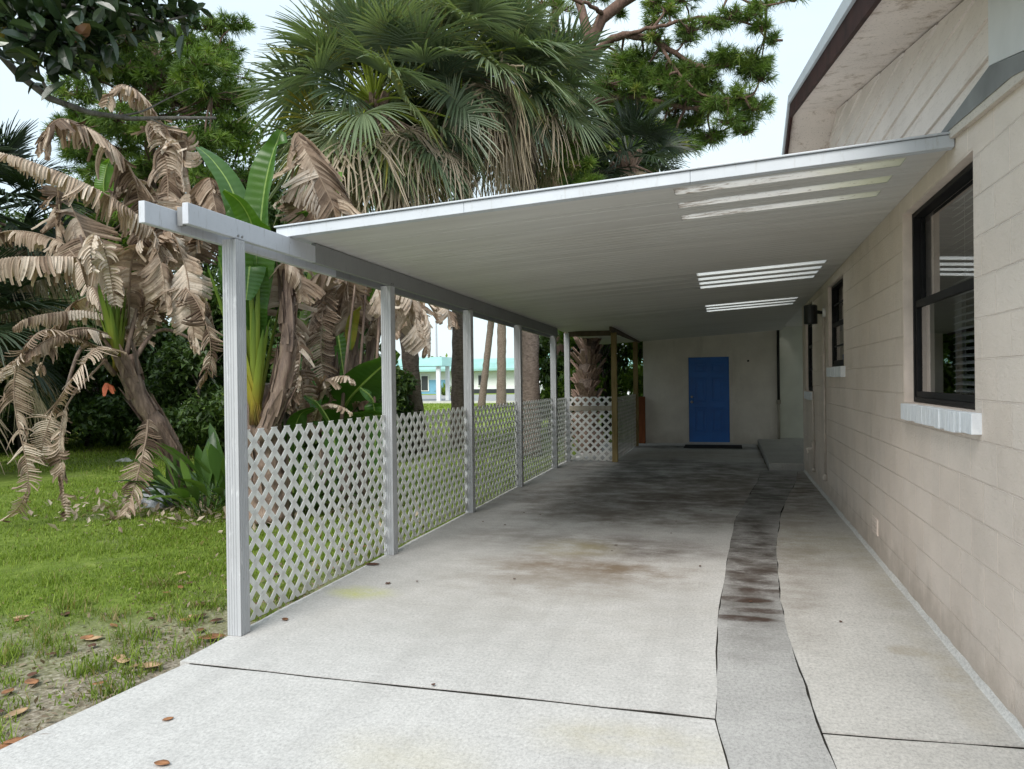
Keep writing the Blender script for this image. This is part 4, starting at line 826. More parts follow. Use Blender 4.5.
# cabbage palms ----------------------------------------------------------
def fan_leaves(origin,az,el,pet,blade,seed,nseg=34,droop=.25,fold=.3,dead=False):
    """fan leaves: returns blades and stalks"""
    r=np.random.default_rng(seed); g=Geo(); k=6
    for a,e,pl,bl_ in zip(az,el,pet,blade):
        f=np.array([math.cos(a)*math.cos(e),math.sin(a)*math.cos(e),math.sin(e)]); s=np.array([-math.sin(a),math.cos(a),0]); up=np.cross(f,s); up=up if up[2]>0 else -up; ro=r.normal(0,.45); s,up=s*math.cos(ro)+up*math.sin(ro),up*math.cos(ro)-s*math.sin(ro); dr=droop*(1.35-.9*math.sin(max(e,-.3))) if not dead else droop
        t=np.linspace(0,1,6)[:,None]; st=origin+f*pl*t+np.array([0,0,-1])*(pl*.13*t**2)*(1.0 if not dead else 1.6)
        tint0=np.clip(r.normal(.45,.16),.05,.86); 
        if (not dead) and r.random()<.02: tint0=.9
        g.tube(st,np.linspace(.03,.014,6),5,1,col=(.5,.5,.5))
        h=st[-1]; f2=nrm(st[-1]-st[-2]); s2=s; u2=np.cross(f2,s2); u2=u2 if (u2@up)>0 else -u2
        th=np.linspace(-2.05,2.05,nseg)+r.normal(0,.025,nseg); Lg=bl_*(1-.22*(np.abs(th)/2.05)**2)*r.uniform(.8,1.08,nseg)
        dirv=np.cos(th)[:,None]*f2+np.sin(th)[:,None]*s2; lift=np.abs(np.sin(th))*fold
        dirv=nrm(dirv+u2*lift[:,None])
        tt=np.linspace(.03,1,k); C=h+dirv[:,None]*(Lg[:,None]*tt[None])[...,None]
        cf=np.clip(np.cos(th),0,1)
        C-=np.array([0,0,1.0])*((Lg*(dr*(.35+1.1*r.random(nseg))))[:,None]*tt[None]**2.4)[...,None]
        C-=u2*((Lg*.18*cf)[:,None]*tt[None]**2)[...,None]
        if dead: C+=r.normal(0,.03,(nseg,k,3))*tt[None,:,None]
        D=nrm(np.gradient(C,axis=1)); S=nrm(np.cross(D,np.broadcast_to(u2,D.shape))); N=np.cross(S,D)
        dth=4.1/nseg; wj=np.minimum(Lg[:,None]*tt[None]*dth*.6,(bl_*.027*(1.02-tt)**.6)[None]+.0025)
        if dead: wj*=.8
        g.ribbons(C,S,wj,N,.6,np.clip(tint0+r.normal(0,.05,nseg),0,1))
    return g
def palm(label,base,top,rad,seed,nl=34,blade=1.05,pet=1.15,boots=0.0,ndead=10,mat='palm_green',nseg=52,droop=.17,emin=-35,bend=None):
    r=np.random.default_rng(seed); base=np.asarray(base,float); top=np.asarray(top,float)
    t=thing('cabbage_palm',label,'palm tree',base)
    mid=(base+top)/2+(np.zeros(3) if bend is None else np.asarray(bend)); P=spline([base,mid,top],40)
    rr=rad*(1+.25*np.exp(-np.linspace(0,8,40)))*(1+.04*np.sin(np.arange(40)*2.2)+.04*r.random(40)); g=Geo(); g.tube(P,rr,14,0,.05,r); build('trunk',g,M['palm_bark'],t,True)
    if boots>0:
        g=Geo(); n=int(330*boots); q=(40*(1-boots*r.random(n)*.98)).astype(int).clip(0,39); a=np.arange(n)*2.4+r.random(n)
        for i in range(n):
            c=P[q[i]]; o=np.array([math.cos(a[i]),math.sin(a[i]),0]); b0=c+o*rad*.8-np.array([0,0,.1]); ln=r.uniform(.16,.36); ta=r.uniform(.3,.75); f=o*math.sin(ta)+np.array([0,0,1])*math.cos(ta); s=np.array([-o[1],o[0],0]); w=r.uniform(.05,.085)
            for sg in (-1,1):
                P0=b0+s*sg*w*.6; P1=b0+f*ln+s*sg*w*r.uniform(.3,1.1)+o*ln*.15
                g.obox(P0-s*w*.5,s*w,o*.03,P1-P0)
        build('leaf_boots',g,M['boot_bark'],t)
    az=np.arange(nl)*2.39996+r.random(nl)*.4; el=np.linspace(R_(82),R_(emin),nl)+r.normal(0,.1,nl)
    g=fan_leaves(top,az,el,pet*r.uniform(.8,1.1,nl),blade*r.uniform(.85,1.1,nl),seed+1,nseg,droop); build('crown',g,[M[mat],M['sheath_green'] if mat=='palm_green' else M[mat]],t)
    if ndead:
        az=r.uniform(0,6.283,ndead); el=np.radians(r.uniform(-68,-8,ndead))
        g=fan_leaves(top-np.array([0,0,.15]),az,el,pet*r.uniform(.7,1.15,ndead),blade*r.uniform(.7,1.0,ndead),seed+2,30,1.0,.15,True); build('dead_fronds',g,[M['palm_dead'],M['boot_bark']],t)
    return t
palm('tall cabbage palm with wide grey green crown and tan dead skirt above the carport',gnd(418,17,-.03),at(374,104,14.2),.17,21,74,1.15,1.35,boots=.5,ndead=18,emin=-46,bend=(.1,0,0))
palm('cabbage palm with a second crown of green fans crowding the tallest palm on its right',gnd(458,18,-.03),at(464,62,15.2),.18,24,62,1.15,1.3,boots=.3,ndead=14,emin=-42)
palm('cabbage palm with thick rough trunk seen between the third and fourth posts',gnd(531,16,-.03),at(526,92,16.0),.175,27,44,1.05,1.1,boots=.0,ndead=13,emin=-42)
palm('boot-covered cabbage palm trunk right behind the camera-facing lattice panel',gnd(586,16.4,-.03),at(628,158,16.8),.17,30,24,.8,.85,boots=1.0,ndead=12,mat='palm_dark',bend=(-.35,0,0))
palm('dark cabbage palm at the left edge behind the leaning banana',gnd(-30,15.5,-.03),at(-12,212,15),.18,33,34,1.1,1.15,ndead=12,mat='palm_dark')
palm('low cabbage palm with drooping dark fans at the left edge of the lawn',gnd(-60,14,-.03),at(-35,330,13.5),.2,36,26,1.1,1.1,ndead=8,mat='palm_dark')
palm('far slim trunk at the parking edge, just left of the far stout trunk',gnd(481,45,-.03),at(497,270,45),.19,40,20,1.2,1.2,ndead=4,nseg=18)
palm('far stout palm trunk at the parking edge, right beside the far slim trunk',gnd(501,44,-.03),at(502,262,44),.25,43,20,1.2,1.2,ndead=4,nseg=18)

# hanging dead banana leaf bundle beyond second post belongs to bc clump
# pines -------------------------------------------------------------------
def needles(g,cent,dirs,seed,nn=46,ln=.26,w=.006):
    r=np.random.default_rng(seed); n=len(cent); C0=np.repeat(cent,nn,0); D0=np.repeat(dirs,nn,0)
    D=nrm(D0*.75+r.normal(0,.62,(n*nn,3))); L=ln*r.uniform(.6,1.1,n*nn); b=C0-D0*(r.random(n*nn)*.16)[:,None]
    t=np.array([0,.55,1.0]); P=b[:,None]+D[:,None]*(L[:,None]*t[None])[...,None]; P[...,2]-=(L[:,None]*.16*t[None]**2)
    S=nrm(np.cross(D,r.normal(0,1,(n*nn,3)))); S=np.repeat(S[:,None],3,1); hw=np.broadcast_to(w*np.array([1,1,.35])[None],(n*nn,3))
    tint=np.clip(np.repeat(r.normal(.45,.2,n),nn)+r.normal(0,.08,n*nn),0,1); g.ribbons(P,S,hw,tint=tint)
def pine(label,base,limbs,clumps,seed,depth,r0=.22,ln=.3,nn=60,w=.0058,per=1.0,spread=1.0):
    r=np.random.default_rng(seed); t=thing('pine_tree',label,'pine tree',base); g=Geo()
    for (pts,ra,rb) in limbs:
        P=spline(pts,22); P[1:-1]+=r.normal(0,.014,(20,3)); g.tube(P,np.linspace(ra,rb,22),8,0,.08,r)
    cs=[];ds=[]; lp=np.vstack([spline(q[0],22) for q in limbs]); lp=lp[lp[:,2]>3]
    for (c,rad,n) in clumps:
        a_=lp[np.argmin(np.linalg.norm(lp-c,axis=1))]; g.tube(spline([a_,(a_+c)/2+r.normal(0,.12,3)*np.array([1,1,.6]),c],9),np.linspace(.04,.016,9),6,cap=False)
        rad=rad*spread
        n=int(n*per); d=nrm(r.normal(0,1,(n,3))); d[:,2]=np.abs(d[:,2])*.9-.25; d=nrm(d); p=c+d*(rad*r.random(n)**.45)[:,None]*np.array([1,1,.72])
        cs.append(p); ds.append(nrm(d+np.array([0,0,.45])))
        for q in range(min(n,16)): g.tube([c-d[q]*.1,(c+p[q])/2+r.normal(0,.05,3),p[q]],[.028,.018,.009],5,cap=False)
    build('trunk',g,M['pine_bark'],t,True)
    g=Geo(); needles(g,np.vstack(cs),np.vstack(ds),seed+1,nn,ln,w); build('crown',g,M['pine_green'],t); return t
D=21.0
def pl(*p): return np.array([at(x,y,D+dz) for x,y,dz in p])
limbs=[(np.vstack([gnd(556,D+.5,-.03),pl((566,300,.3),(568,180,.2),(570,110,.1),(574,70,0),(589,47,0),(605,16,0),(636,-6,0),(668,-30,0),(690,-75,0))]),.27,.13),
 (pl((589,42,0),(584,18,.3),(579,-5,.6),(585,-40,.8)),.15,.07),(pl((594,54,0),(604,46,-.4),(621,36,-.8),(649,39,-1),(674,53,-1),(699,72,-1)),.13,.05),
 (pl((674,53,-1),(700,66,-1.3),(722,64,-1.4),(738,62,-1.4)),.06,.02),(pl((621,36,-.8),(660,26,-1.5),(700,18,-1.8),(745,22,-2),(770,40,-2)),.06,.02),
 (pl((572,112,.1),(590,104,-.4),(612,99,-.6),(640,98,-.8),(690,108,-1),(735,104,-1)),.13,.03),(pl((570,140,.1),(585,136,.3),(608,124,.6),(625,100,.8)),.12,.04),
 (pl((660,46,-1),(680,75,-1.4),(706,96,-1.4),(745,98,-1.4)),.05,.02),(pl((700,72,-1),(722,92,-1),(748,128,-.8)),.04,.015),
 (pl((574,72,0),(560,55,.5),(548,58,.8),(540,45,1)),.07,.03),(pl((605,16,0),(590,5,-.6),(560,-4,-1)),.07,.03),(pl((640,-8,0),(700,-14,-1),(760,5,-1.4),(790,0,-1.6)),.07,.02),
 (pl((556,330,.6),(556,150,1),(554,60,1.2),(556,20,1.3),(552,-30,1.4)),.14,.09),(pl((530,330,2),(532,120,2),(530,20,2),(525,-40,2)),.13,.08)]
cl=[]
for (x,y,rad,n,dz) in [(640,62,.85,46,0),(612,76,.6,24,-.4),(668,80,.7,34,-.7),(628,98,.8,36,.4),(650,108,.7,30,-.5),(690,100,.6,26,-1),(600,96,.45,16,.3),(735,62,.42,18,-1.4),(752,70,.4,18,-1.4),(722,58,.35,14,-1.4),(738,100,.5,24,-1.2),(755,108,.4,16,-1.2),(720,108,.4,16,-1.2),
  (745,132,.3,9,-.8),(748,18,.3,9,-2),(732,14,.3,9,-2),(762,28,.28,9,-2),(772,40,.22,7,-2),(757,8,.25,7,-2),(710,22,.3,8,-1.8),(690,30,.35,9,-1.6),(700,85,.4,12,-1),(655,22,.3,7,-1),(620,14,.3,7,.5),(600,-4,.4,9,.5),(560,10,.4,9,1),(540,40,.4,9,1),(575,35,.3,5,.4),(545,4,.5,9,2),(520,15,.5,10,2),(680,0,.45,10,-.5),(640,-20,.6,14,0),(790,-4,.3,8,-1.6),(705,-12,.5,12,-1),(560,-25,.7,16,1),(690,125,.5,14,-.5),(710,140,.4,12,0),(670,135,.5,16,.4)]:
    cl.append((at(x,y,D+dz),rad,n))
r=np.random.default_rng(59)
for q in range(22):
    cl.append((at(r.uniform(598,705),r.uniform(62,150),D+r.uniform(-1.2,1.2)),.4,14))
for q in range(30):
    cl.append((at(r.uniform(655,765),r.uniform(2,138),D+r.uniform(-1.5,.8)),.32,8))
pine('tall pine with twisted bare limbs against the sky, right of the palms',gnd(556,D+.5,-.03),limbs,cl,50,D,ln=.25,nn=44,w=.0056,per=1.75,spread=1.22)
# young pines above the roof edge
D=15.3
lm=[(np.vstack([gnd(566,D,-.03),pl((567,300,0),(573,150,0))]),.045,.02)]
pine('young bright green pine poking above the carport roof edge below the twisted pine',gnd(566,D,-.03),lm,[(at(x,y,D),.26,n) for x,y,n in ((572,148,14),(560,165,16),(582,165,16),(572,182,18),(592,182,12))],52,D,ln=.2)
lm=[(np.vstack([gnd(526,17.5,-.03),np.array([at(526,300,17.5),at(526,170,17.5)])]),.06,.02)]
pine('small young pine above the roof edge beside the brighter young pine',gnd(526,17.5,-.03),lm,[(at(x,y,17.5),.28,n) for x,y,n in ((526,165,12),(518,182,14),(535,182,14))],53,17.5,ln=.24)
# left background pine
D=24.0; r=np.random.default_rng(60); limbs=[(np.vstack([gnd(150,D,-.03),pl((152,300,0),(150,120,0),(155,30,0),(150,-40,0))]),.26,.1)]; cl=[]
for q in range(80):
    x=r.uniform(62,245); y=r.uniform(22,215)+ (18 if x<100 else 0); dz=r.uniform(-2,2.5); cl.append((at(x,y,D+dz),r.uniform(.6,1.0),24)); 
    if q%2==0: limbs.append((pl((152,y+25,0),((152+x)/2,y+14,dz*.5),(x,y,dz)),.06,.02))
pine('bushy bright green pine behind the dry banana leaves on the left',gnd(150,D,-.03),limbs,cl,61,D,ln=.32,nn=50,w=.0085)

# broadleaf trees and shrubs ------------------------------------------------
def leafset(g,P,seed,size,mat=0,tint=None,flat=.4,oval=False):
    r=np.random.default_rng(seed); n=len(P); d=nrm(r.normal(0,1,(n,3))+np.array([0,0,-.25])); u=nrm(r.normal(0,1,(n,3))*flat+np.array([0,0,1.0])); s=nrm(np.cross(d,u)); nn=np.cross(s,d)
    L=size*r.uniform(.6,1.25,n)[:,None]; w=L*.24
    tt=np.clip(r.normal(.45,.2,n) if tint is None else tint+r.normal(0,.1,n),0,1)
    if oval:
        q=[P,P+d*L*.22-s*w*.75+nn*w*.2,P+d*L*.55-s*w+nn*w*.3,P+d*L*.84-s*w*.6+nn*w*.1,P+d*L-nn*w*.2,P+d*L*.84+s*w*.6+nn*w*.1,P+d*L*.55+s*w+nn*w*.3,P+d*L*.22+s*w*.75+nn*w*.2,P+d*L*.5]
        V=np.stack(q,1).reshape(-1,3); i=np.arange(n)*9; F=np.vstack([np.stack([i+8,i+j,i+(j+1)%8],1) for j in range(8)]); g.add(V,None,F,mat,np.repeat(np.stack([tt,tt*0+.5,tt*0+.5],1),9,0)); return
    a=P; b=P+d*L*.45-s*w+nn*w*.35; c=P+d*L; e=P+d*L*.45+s*w+nn*w*.35; V=np.stack([a,b,c,e],1).reshape(-1,3); i=np.arange(n)*4
    g.add(V,None,np.vstack([np.stack([i,i+1,i+2],1),np.stack([i,i+2,i+3],1)]),mat,np.repeat(np.stack([tt,tt*0+.5,tt*0+.5],1),4,0))
def broadleaf(label,base,height,spread,seed,n=9000,size=.16,mat='broad_green',name='broadleaf_tree',cat='tree',clear=.25,nl=26,bk='dark_bark',tr=.16,group=None):
    r=np.random.default_rng(seed); base=np.asarray(base,float); t=thing(name,label,cat,base,group); g=Geo()
    top=base+np.array([r.normal(0,.2),r.normal(0,.2),height*.72]); P=spline([base,(base+top)/2+r.normal(0,.15,3)*np.array([1,1,0]),top],14); g.tube(P,np.linspace(tr,tr*.35,14),9,0,.08,r)
    pts=[]
    for q in range(nl):
        h=clear+(1-clear)*r.random(); a=q*2.4+r.random(); prof=math.sin(math.pi*min(1,.18+.8*(h-clear)/(1-clear)))**.6
        e=base+np.array([math.cos(a),math.sin(a),0])*spread*prof*r.uniform(.45,1.0)+np.array([0,0,height*h]); s0=P[int(np.clip((h*.7)/.72*13,1,13))]
        g.tube(spline([s0,(s0+e)/2+np.array([0,0,.15])+r.normal(0,.1,3),e],8),np.linspace(tr*.35,.012,8),6,cap=False); m=int(n/nl)
        cr=spread*r.uniform(.24,.42); dd=nrm(r.normal(0,1,(m,3))); pts.append(e+dd*(cr*r.random(m)**.5)[:,None]*np.array([1,1,.75]))
    build('trunk',g,M[bk],t,True); g=Geo(); leafset(g,np.vstack(pts),seed+1,size); build('crown',g,M[mat],t); return t
BG=[(606,23,9.2,2.3,'broad_green','dark broadleaf tree behind the boot-covered palm, below the twisted pine'),(-60,27,8.5,3.2,'broad_green','dark broadleaf tree behind the left edge palm'),(40,28,7.5,3.0,'broad_green','dark broadleaf tree behind the leaning banana plant'),
    (130,29,8.0,3.4,'broad_green','dark broadleaf tree below the bushy bright pine'),(212,28,13.6,3.4,'light_green','tall lighter green broadleaf tree between the bushy pine and the tallest palm'),
    (290,27,9.0,3.2,'broad_green','dark broadleaf tree behind the tallest palm crown'),(260,22,5.0,2.0,'broad_green','dark low tree behind the upright green banana leaves')]
for i,(x,d,h_,s_,mt,lb) in enumerate(BG): broadleaf(lb,gnd(x,d,-.03),h_,s_,300+i,16000,.22,mt,nl=34)
SH=[(-70,17,3.4,1.8,'broad_green','dark shrub just outside the left edge of the lawn'),(20,18,3.4,1.8,'broad_green','large dark shrub filling the gap below the left edge palm'),(85,20,3.6,2.0,'broad_green','large dark shrub behind the lowest hanging dry leaves'),(150,19,3.4,1.6,'broad_green','large dark shrub directly behind the leaning banana crown'),(215,17,3.4,1.5,'broad_green','large dark shrub between the two near bananas'),(285,14.5,2.6,1.2,'broad_green','dark shrub right behind the green leaved banana'),(-20,19,2.6,1.7,'broad_green','dark tall shrub at the left edge of the lawn'),(50,22,3.0,2.0,'broad_green','dark shrub behind the hanging dry leaves on the left'),(120,23.5,3.2,2.0,'broad_green','dark shrub behind the leaning banana trunk'),
    (185,21,3.0,1.8,'broad_green','dark shrub right of the leaning banana trunk'),(245,18,3.0,1.7,'broad_green','dark shrub behind the front carport post'),(315,17,2.7,1.5,'broad_green','dark shrub behind the front lattice panel'),(356,15.5,2.4,1.1,'broad_green','dark shrub seen just left of the second carport post'),
    (570,21.5,3.6,1.4,'broad_green','green shrub left of the boot-covered palm trunk'),(607,20,4.2,1.5,'light_green','light green shrub right of the boot-covered palm trunk'),(632,26,5,2.2,'light_green','yellow green shrub near the shed corner'),(550,24,3.2,1.0,'broad_green','narrow dark shrub behind the fourth carport post')]
for i,(x,d,h_,s_,mt,lb) in enumerate(SH): broadleaf(lb,gnd(x,d,-.03),h_,s_,340+i,11000,.18,mt,'shrub','shrub',.12,20,'dark_bark',.05)
# far tree line beyond the parking: one distant wood
r=np.random.default_rng(77); g=Geo(); P=[]
for q in range(60):
    c=np.array([r.uniform(-140,40),r.uniform(118,128),r.uniform(.8,4.2)]); m=260; P.append(c+nrm(r.normal(0,1,(m,3)))*(r.random(m)**.4*r.uniform(1.6,2.8))[:,None]*np.array([1.5,1,.9]))
leafset(g,np.vstack(P),78,.9); o=build('distant_wood',g,M['light_green'],loc=(-50,123,0)); tag(o,'distant line of green trees behind the teal roofed building','trees',kind='stuff')

# magnolia bough over the top left corner --------------------------------------
mg=thing('magnolia_tree','dark glossy magnolia bough reaching in from the top left corner','magnolia tree',gnd(-330,6.6,-.03)); g=Geo(); r=np.random.default_rng(90)
tb=gnd(-330,6.6,-.03); g.tube(spline([tb,tb+np.array([.1,0,2]),tb+np.array([.15,.05,4]),tb+np.array([.2,.1,7])],20),np.linspace(.2,.1,20),12,0,.06,r)
def ml(*p): return np.array([at(*q) for q in p])
def twig(P,a,b): g.tube(spline(P,18),np.linspace(a,b,18),7,0,.06,r)
twig(np.vstack([tb+np.array([.1,0,3.6]),ml((-180,-30,6.4),(-40,20,6.3),(0,55,6.3),(20,76,6.3),(45,96,6.3),(75,108,6.3),(110,117,6.4),(150,119,6.4),(190,117,6.5),(216,118,6.5))]),.075,.012)
twig(np.vstack([tb+np.array([.12,0,4.2]),ml((-180,-80,6.2),(-60,-30,6.1),(0,-5,6.0),(60,5,6.0),(120,12,6.1),(165,22,6.2),(200,12,6.3))]),.05,.008)
twig(ml((50,98,6.3),(44,84,6.25),(38,66,6.2),(50,40,6.1)),.014,.007); twig(ml((110,117,6.4),(140,112,6.4),(165,100,6.5),(190,88,6.5)),.01,.004); twig(ml((0,10,6.1),(20,40,6.1),(35,60,6.1)),.02,.006)
twig(ml((75,10,6.0),(80,30,6.0),(95,45,6.0)),.012,.005); twig(ml((150,119,6.4),(175,128,6.4),(200,124,6.4)),.006,.003)
build('trunk',g,M['grey_bark'],mg,True)
g=Geo(); cs=[]
for (x,y,d,s,n) in [(10,10,5.9,.28,70),(35,25,5.9,.26,80),(60,35,6.0,.26,80),(50,58,6.2,.12,22),(85,20,6.0,.22,60),(95,42,6.1,.15,36),(-10,30,6.0,.2,36),(110,5,6.1,.22,40),(120,32,6.2,.13,22),(150,18,6.2,.13,20),(182,14,6.3,.13,16),(170,5,6.3,.12,12),(-60,10,6.0,.4,120),(-60,-60,6.0,.5,150),(40,-25,6.0,.4,120),(120,-25,6.1,.3,70),(40,85,6.3,.04,3),(195,10,6.3,.06,6)]:
    cs.append(at(x,y,d)+r.normal(0,s*.5,(n,3)))
c=np.vstack(cs); leafset(g,c,91,.2,flat=.9,oval=True); build('crown',g,M['magnolia_leaf'],mg)

# lawn grass -------------------------------------------------------------------
def grass_patch(n,xr,yr,h,w,seed,dens=None):
    r=np.random.default_rng(seed); x=r.uniform(*xr,n); y=r.uniform(*yr,n)
    keep=np.ones(n,bool) if dens is None else dens(x,y,r); x,y=x[keep],y[keep]; n=len(x)
    a=r.uniform(0,6.283,n); ln=h*r.uniform(.45,1.25,n); lean=r.uniform(.2,1.1,n); o=np.stack([np.cos(a),np.sin(a),0*a],1); t=np.array([0,.5,1.0])
    b=np.stack([x,y,np.full(n,-.037)],1); P=b[:,None]+o[:,None]*(ln*lean)[:,None,None]*(t**1.6)[None,:,None]+np.array([0,0,1.0])*(ln[:,None]*(t-.28*t**2*lean[:,None]))[...,None]
    S=np.repeat(np.stack([-np.sin(a),np.cos(a),0*a],1)[:,None],3,1); hw=w*np.array([1,.8,.12])[None]*r.uniform(.7,1.3,n)[:,None]
    return P,S,hw,np.clip(r.normal(.55,.2,n),0,1)
wav=lambda x,y:(np.sin(x*1.9+y*.7)+np.sin(x*.9-y*1.7+1.3)+np.sin(x*3.1+y*2.6+.6)*.7+np.sin(x*6.3-y*5.1)*.5)/3.2
def dens_near(x,y,r):
    edge=np.clip((-3.0-x)/1.6,0,1)*.8+.2; far=np.clip((y-3.2)/2.5,0,1); bare=np.exp(-((x+3.7)/1.2)**2-((y-4.5)/1.7)**2); d=np.clip(.08+.62*wav(x,y)+.68*edge*(.35+.65*far)-.42*bare,0.03,1)
    inside=(x<-3.0-.02*np.sin(y*9))
    return (r.random(len(x))<d)&inside
g=Geo()
for a in (grass_patch(90000,(-6.6,-3.0),(1.6,7.2),.042,.0028,1,dens_near),grass_patch(75000,(-11,-3.0),(5.5,12.5),.05,.0042,2,dens_near),grass_patch(50000,(-22,-3.1),(11,22),.075,.009,3,dens_near),grass_patch(40000,(-40,-2.6),(18,50),.10,.022,4)):
    P,S,hw,tn=a; g.ribbons(P,S,hw,tint=tn)
# weedy tufts
r=np.random.default_rng(5)
for q in range(150):
    x=-3.05-abs(r.normal(0,1.1)); y=r.uniform(2,8); m=60
    P,S,hw,tn=grass_patch(m,(x-.09,x+.09),(y-.09,y+.09),r.uniform(.05,.13),.003,600+q); g.ribbons(P,S,hw,tint=np.clip(tn-.1+r.normal(0,.1),0,1))
# low broad weeds
n=9000; x=-3.03-np.abs(r.normal(0,1.3,n)); y=r.uniform(2,8.5,n); k=(wav(x*1.7,y*1.3)>.0); leafset(g,np.stack([x,y,r.uniform(-.03,.015,n)],1)[k],6,.028,tint=np.clip(r.normal(.4,.15,k.sum()),.22,1))
o=build('lawn_grass',g,M['grass_blade'],loc=(-6,8,0)); tag(o,'short patchy green lawn grass left of the carport','grass',kind='stuff')
# leaf litter bits
r=np.random.default_rng(15); n=4200; x=-3.0-np.abs(r.normal(0,1.0,n)); y=r.uniform(1.8,9,n); g=Geo(); leafset(g,np.stack([x,y,r.uniform(-.034,-.018,n)],1)[:2600],16,.042,flat=.15,tint=.12)
n=1500; q=np.array([gnd(190,10)[0],gnd(190,10)[1]]); P=np.stack([q[0]+r.normal(.6,1.2,n),q[1]+r.normal(0,.7,n),r.uniform(-.03,.0,n)],1); P=P[P[:,0]<-3.15]; leafset(g,P,17,.12,flat=.4)
o=build('leaf_litter',g,M['palm_dead'],loc=(-4,5,0)); tag(o,'dry brown leaf litter scattered in the lawn edge','leaf litter',kind='stuff')

# fallen leaves ------------------------------------------------------------------
def fallen_leaf(pos,L,w,rot,mat,label,seed,group=None,curl=.12):
    r=np.random.default_rng(seed); k=9; t=np.linspace(0,1,k); u=np.array([math.cos(rot),math.sin(rot),0]); s=np.array([-u[1],u[0],0]); pr=w*np.sin(np.pi*np.clip(.03+.95*t,0,1))**.8; V=[]
    bend=curl*r.uniform(.4,1.3)
    for i in range(k):
        for c in (-1,-.5,0,.5,1): V.append(np.asarray(pos)+u*(t[i]-.5)*L+s*c*pr[i]+np.array([0,0,.004+abs(c)**1.5*pr[i]*bend*1.6+L*.25*bend*(2*t[i]-1)**2+r.random()*.002]))
    Q=[(i*5+j,i*5+j+1,i*5+6+j,i*5+5+j) for i in range(k-1) for j in range(4)]
    g=Geo(); g.add(V,Q); o=build('fallen_leaf',g,M[mat],loc=pos,smooth=True); m_=o.modifiers.new('solid','SOLIDIFY'); m_.thickness=.0012; return tag(o,label,'leaf',group)
def gp_(x,y,z):
    d=CR*((x-512)/FOC)+CU*((384.5-y)/FOC)+_F; return EYE+d*((z-EYE[2])/d[2])
fallen_leaf(gp_(30,741,-.012),.20,.035,.62,'dry_leaf','long reddish brown fallen leaf at the driveway edge, lower left',1)
fallen_leaf(gp_(10,745,-.02),.12,.035,1.9,'dry_leaf','brown fallen leaf in the lower left corner beside the long reddish one',2)
fallen_leaf(gp_(168,720,.001),.05,.017,.9,'dry_leaf','small orange fallen leaf lying alone on the front concrete slab',3)
fallen_leaf(gp_(162,765,.001),.07,.022,.1,'dry_leaf','brown fallen leaf on the concrete at the bottom frame edge',4)
fallen_leaf(gp_(150,667,-.012),.12,.045,.3,'dry_leaf_pale','pale tan fallen leaf on the lawn just before the slab joint',5)
fallen_leaf(gp_(285,620,.001),.06,.02,2.4,'dry_leaf','brown fallen leaf on the concrete by the front lattice panel',6)
fallen_leaf(gp_(372,565,.001),.13,.035,.2,'dry_leaf_dark','dark curled fallen leaf at the lattice foot near the second post',7)
fallen_leaf(gp_(212,638,-.012),.16,.05,.5,'dry_leaf','brown fallen leaf on the soil against the front post foot',8)
fallen_leaf(gp_(388,584,.001),.05,.018,1.2,'dry_leaf_dark','small dark fallen leaf on the concrete right of the front lattice panel',9)
r=np.random.default_rng(31)
for q in range(70):
    x=-3.12-abs(r.normal(0,.9)); y=r.uniform(2.2,7.5)
    fallen_leaf((x,y,-.026+r.random()*.008),r.uniform(.06,.13),r.uniform(.018,.038),r.uniform(0,6.28),['dry_leaf','dry_leaf_pale','dry_leaf_dark','dry_leaf'][q%4],'small dry fallen leaf in the lawn grass left of the driveway',400+q,'dry leaves scattered on the lawn',.07)
for q in range(16):
    x=r.uniform(-2.7,.9); y=r.uniform(3.2,9.5)
    fallen_leaf((x,y,.003),r.uniform(.018,.036),r.uniform(.007,.012),r.uniform(0,6.28),'dry_leaf_dark','tiny dark leaf scrap on the carport concrete',460+q,'leaf scraps on the concrete',.2)

# trash and small things ------------------------------------------------------------
def crumple(name,c,size,seed,mat,label,cat):
    r=np.random.default_rng(seed); n=22; u=np.linspace(0,np.pi*2,n,endpoint=False); v=np.linspace(.02,np.pi/2+.35,11); V=[]
    ph=r.uniform(0,6,8)
    for b_ in v:
        for a in u:
            rr=1+.22*math.sin(3*a+ph[0]+2*b_)+.18*math.sin(5*a-3*b_+ph[1])+.12*math.sin(9*a+4*b_+ph[2])+r.normal(0,.07)
            V.append((c[0]+size[0]*rr*math.sin(b_)*math.cos(a),c[1]+size[1]*rr*math.sin(b_)*math.sin(a),max(-.032,c[2]+size[2]*rr*math.cos(b_))))
    Q=[(i*n+j,i*n+(j+1)%n,(i+1)*n+(j+1)%n,(i+1)*n+j) for i in range(10) for j in range(n)]
    g=Geo(); g.add(V,Q,[(0,j+1,j) for j in range(1,n-1)]); o=build(name,g,M[mat],loc=c); return tag(o,label,cat)
crumple('plastic_sheet',gp_(165,505,-.02),(.32,.2,.2),1,'plastic_sheet','crumpled grey white plastic sheet on the grass below the leaning banana','plastic sheet')
crumple('stone',gnd(124,15.8,-.03),(.16,.1,.06),3,'stone','flat pale stone on the lawn left of the leaning banana trunk','stone')
g=Geo(); r=np.random.default_rng(9); c=at(106,383,9.3)
for q in range(3): 
    d=nrm(r.normal(0,1,3)); g.ribbons(np.array([[c+d*0,c+d*.05+np.array([0,0,-.02]),c+d*.1+np.array([0,0,-.07])]]),np.array([[[1,0,0]]*3])*1.0,np.array([[.02,.045,.02]]))
o=build('coral_flower',g,M['coral_petal'],loc=c); tag(o,'small coral red bloom beside the leaning banana trunk','flower')

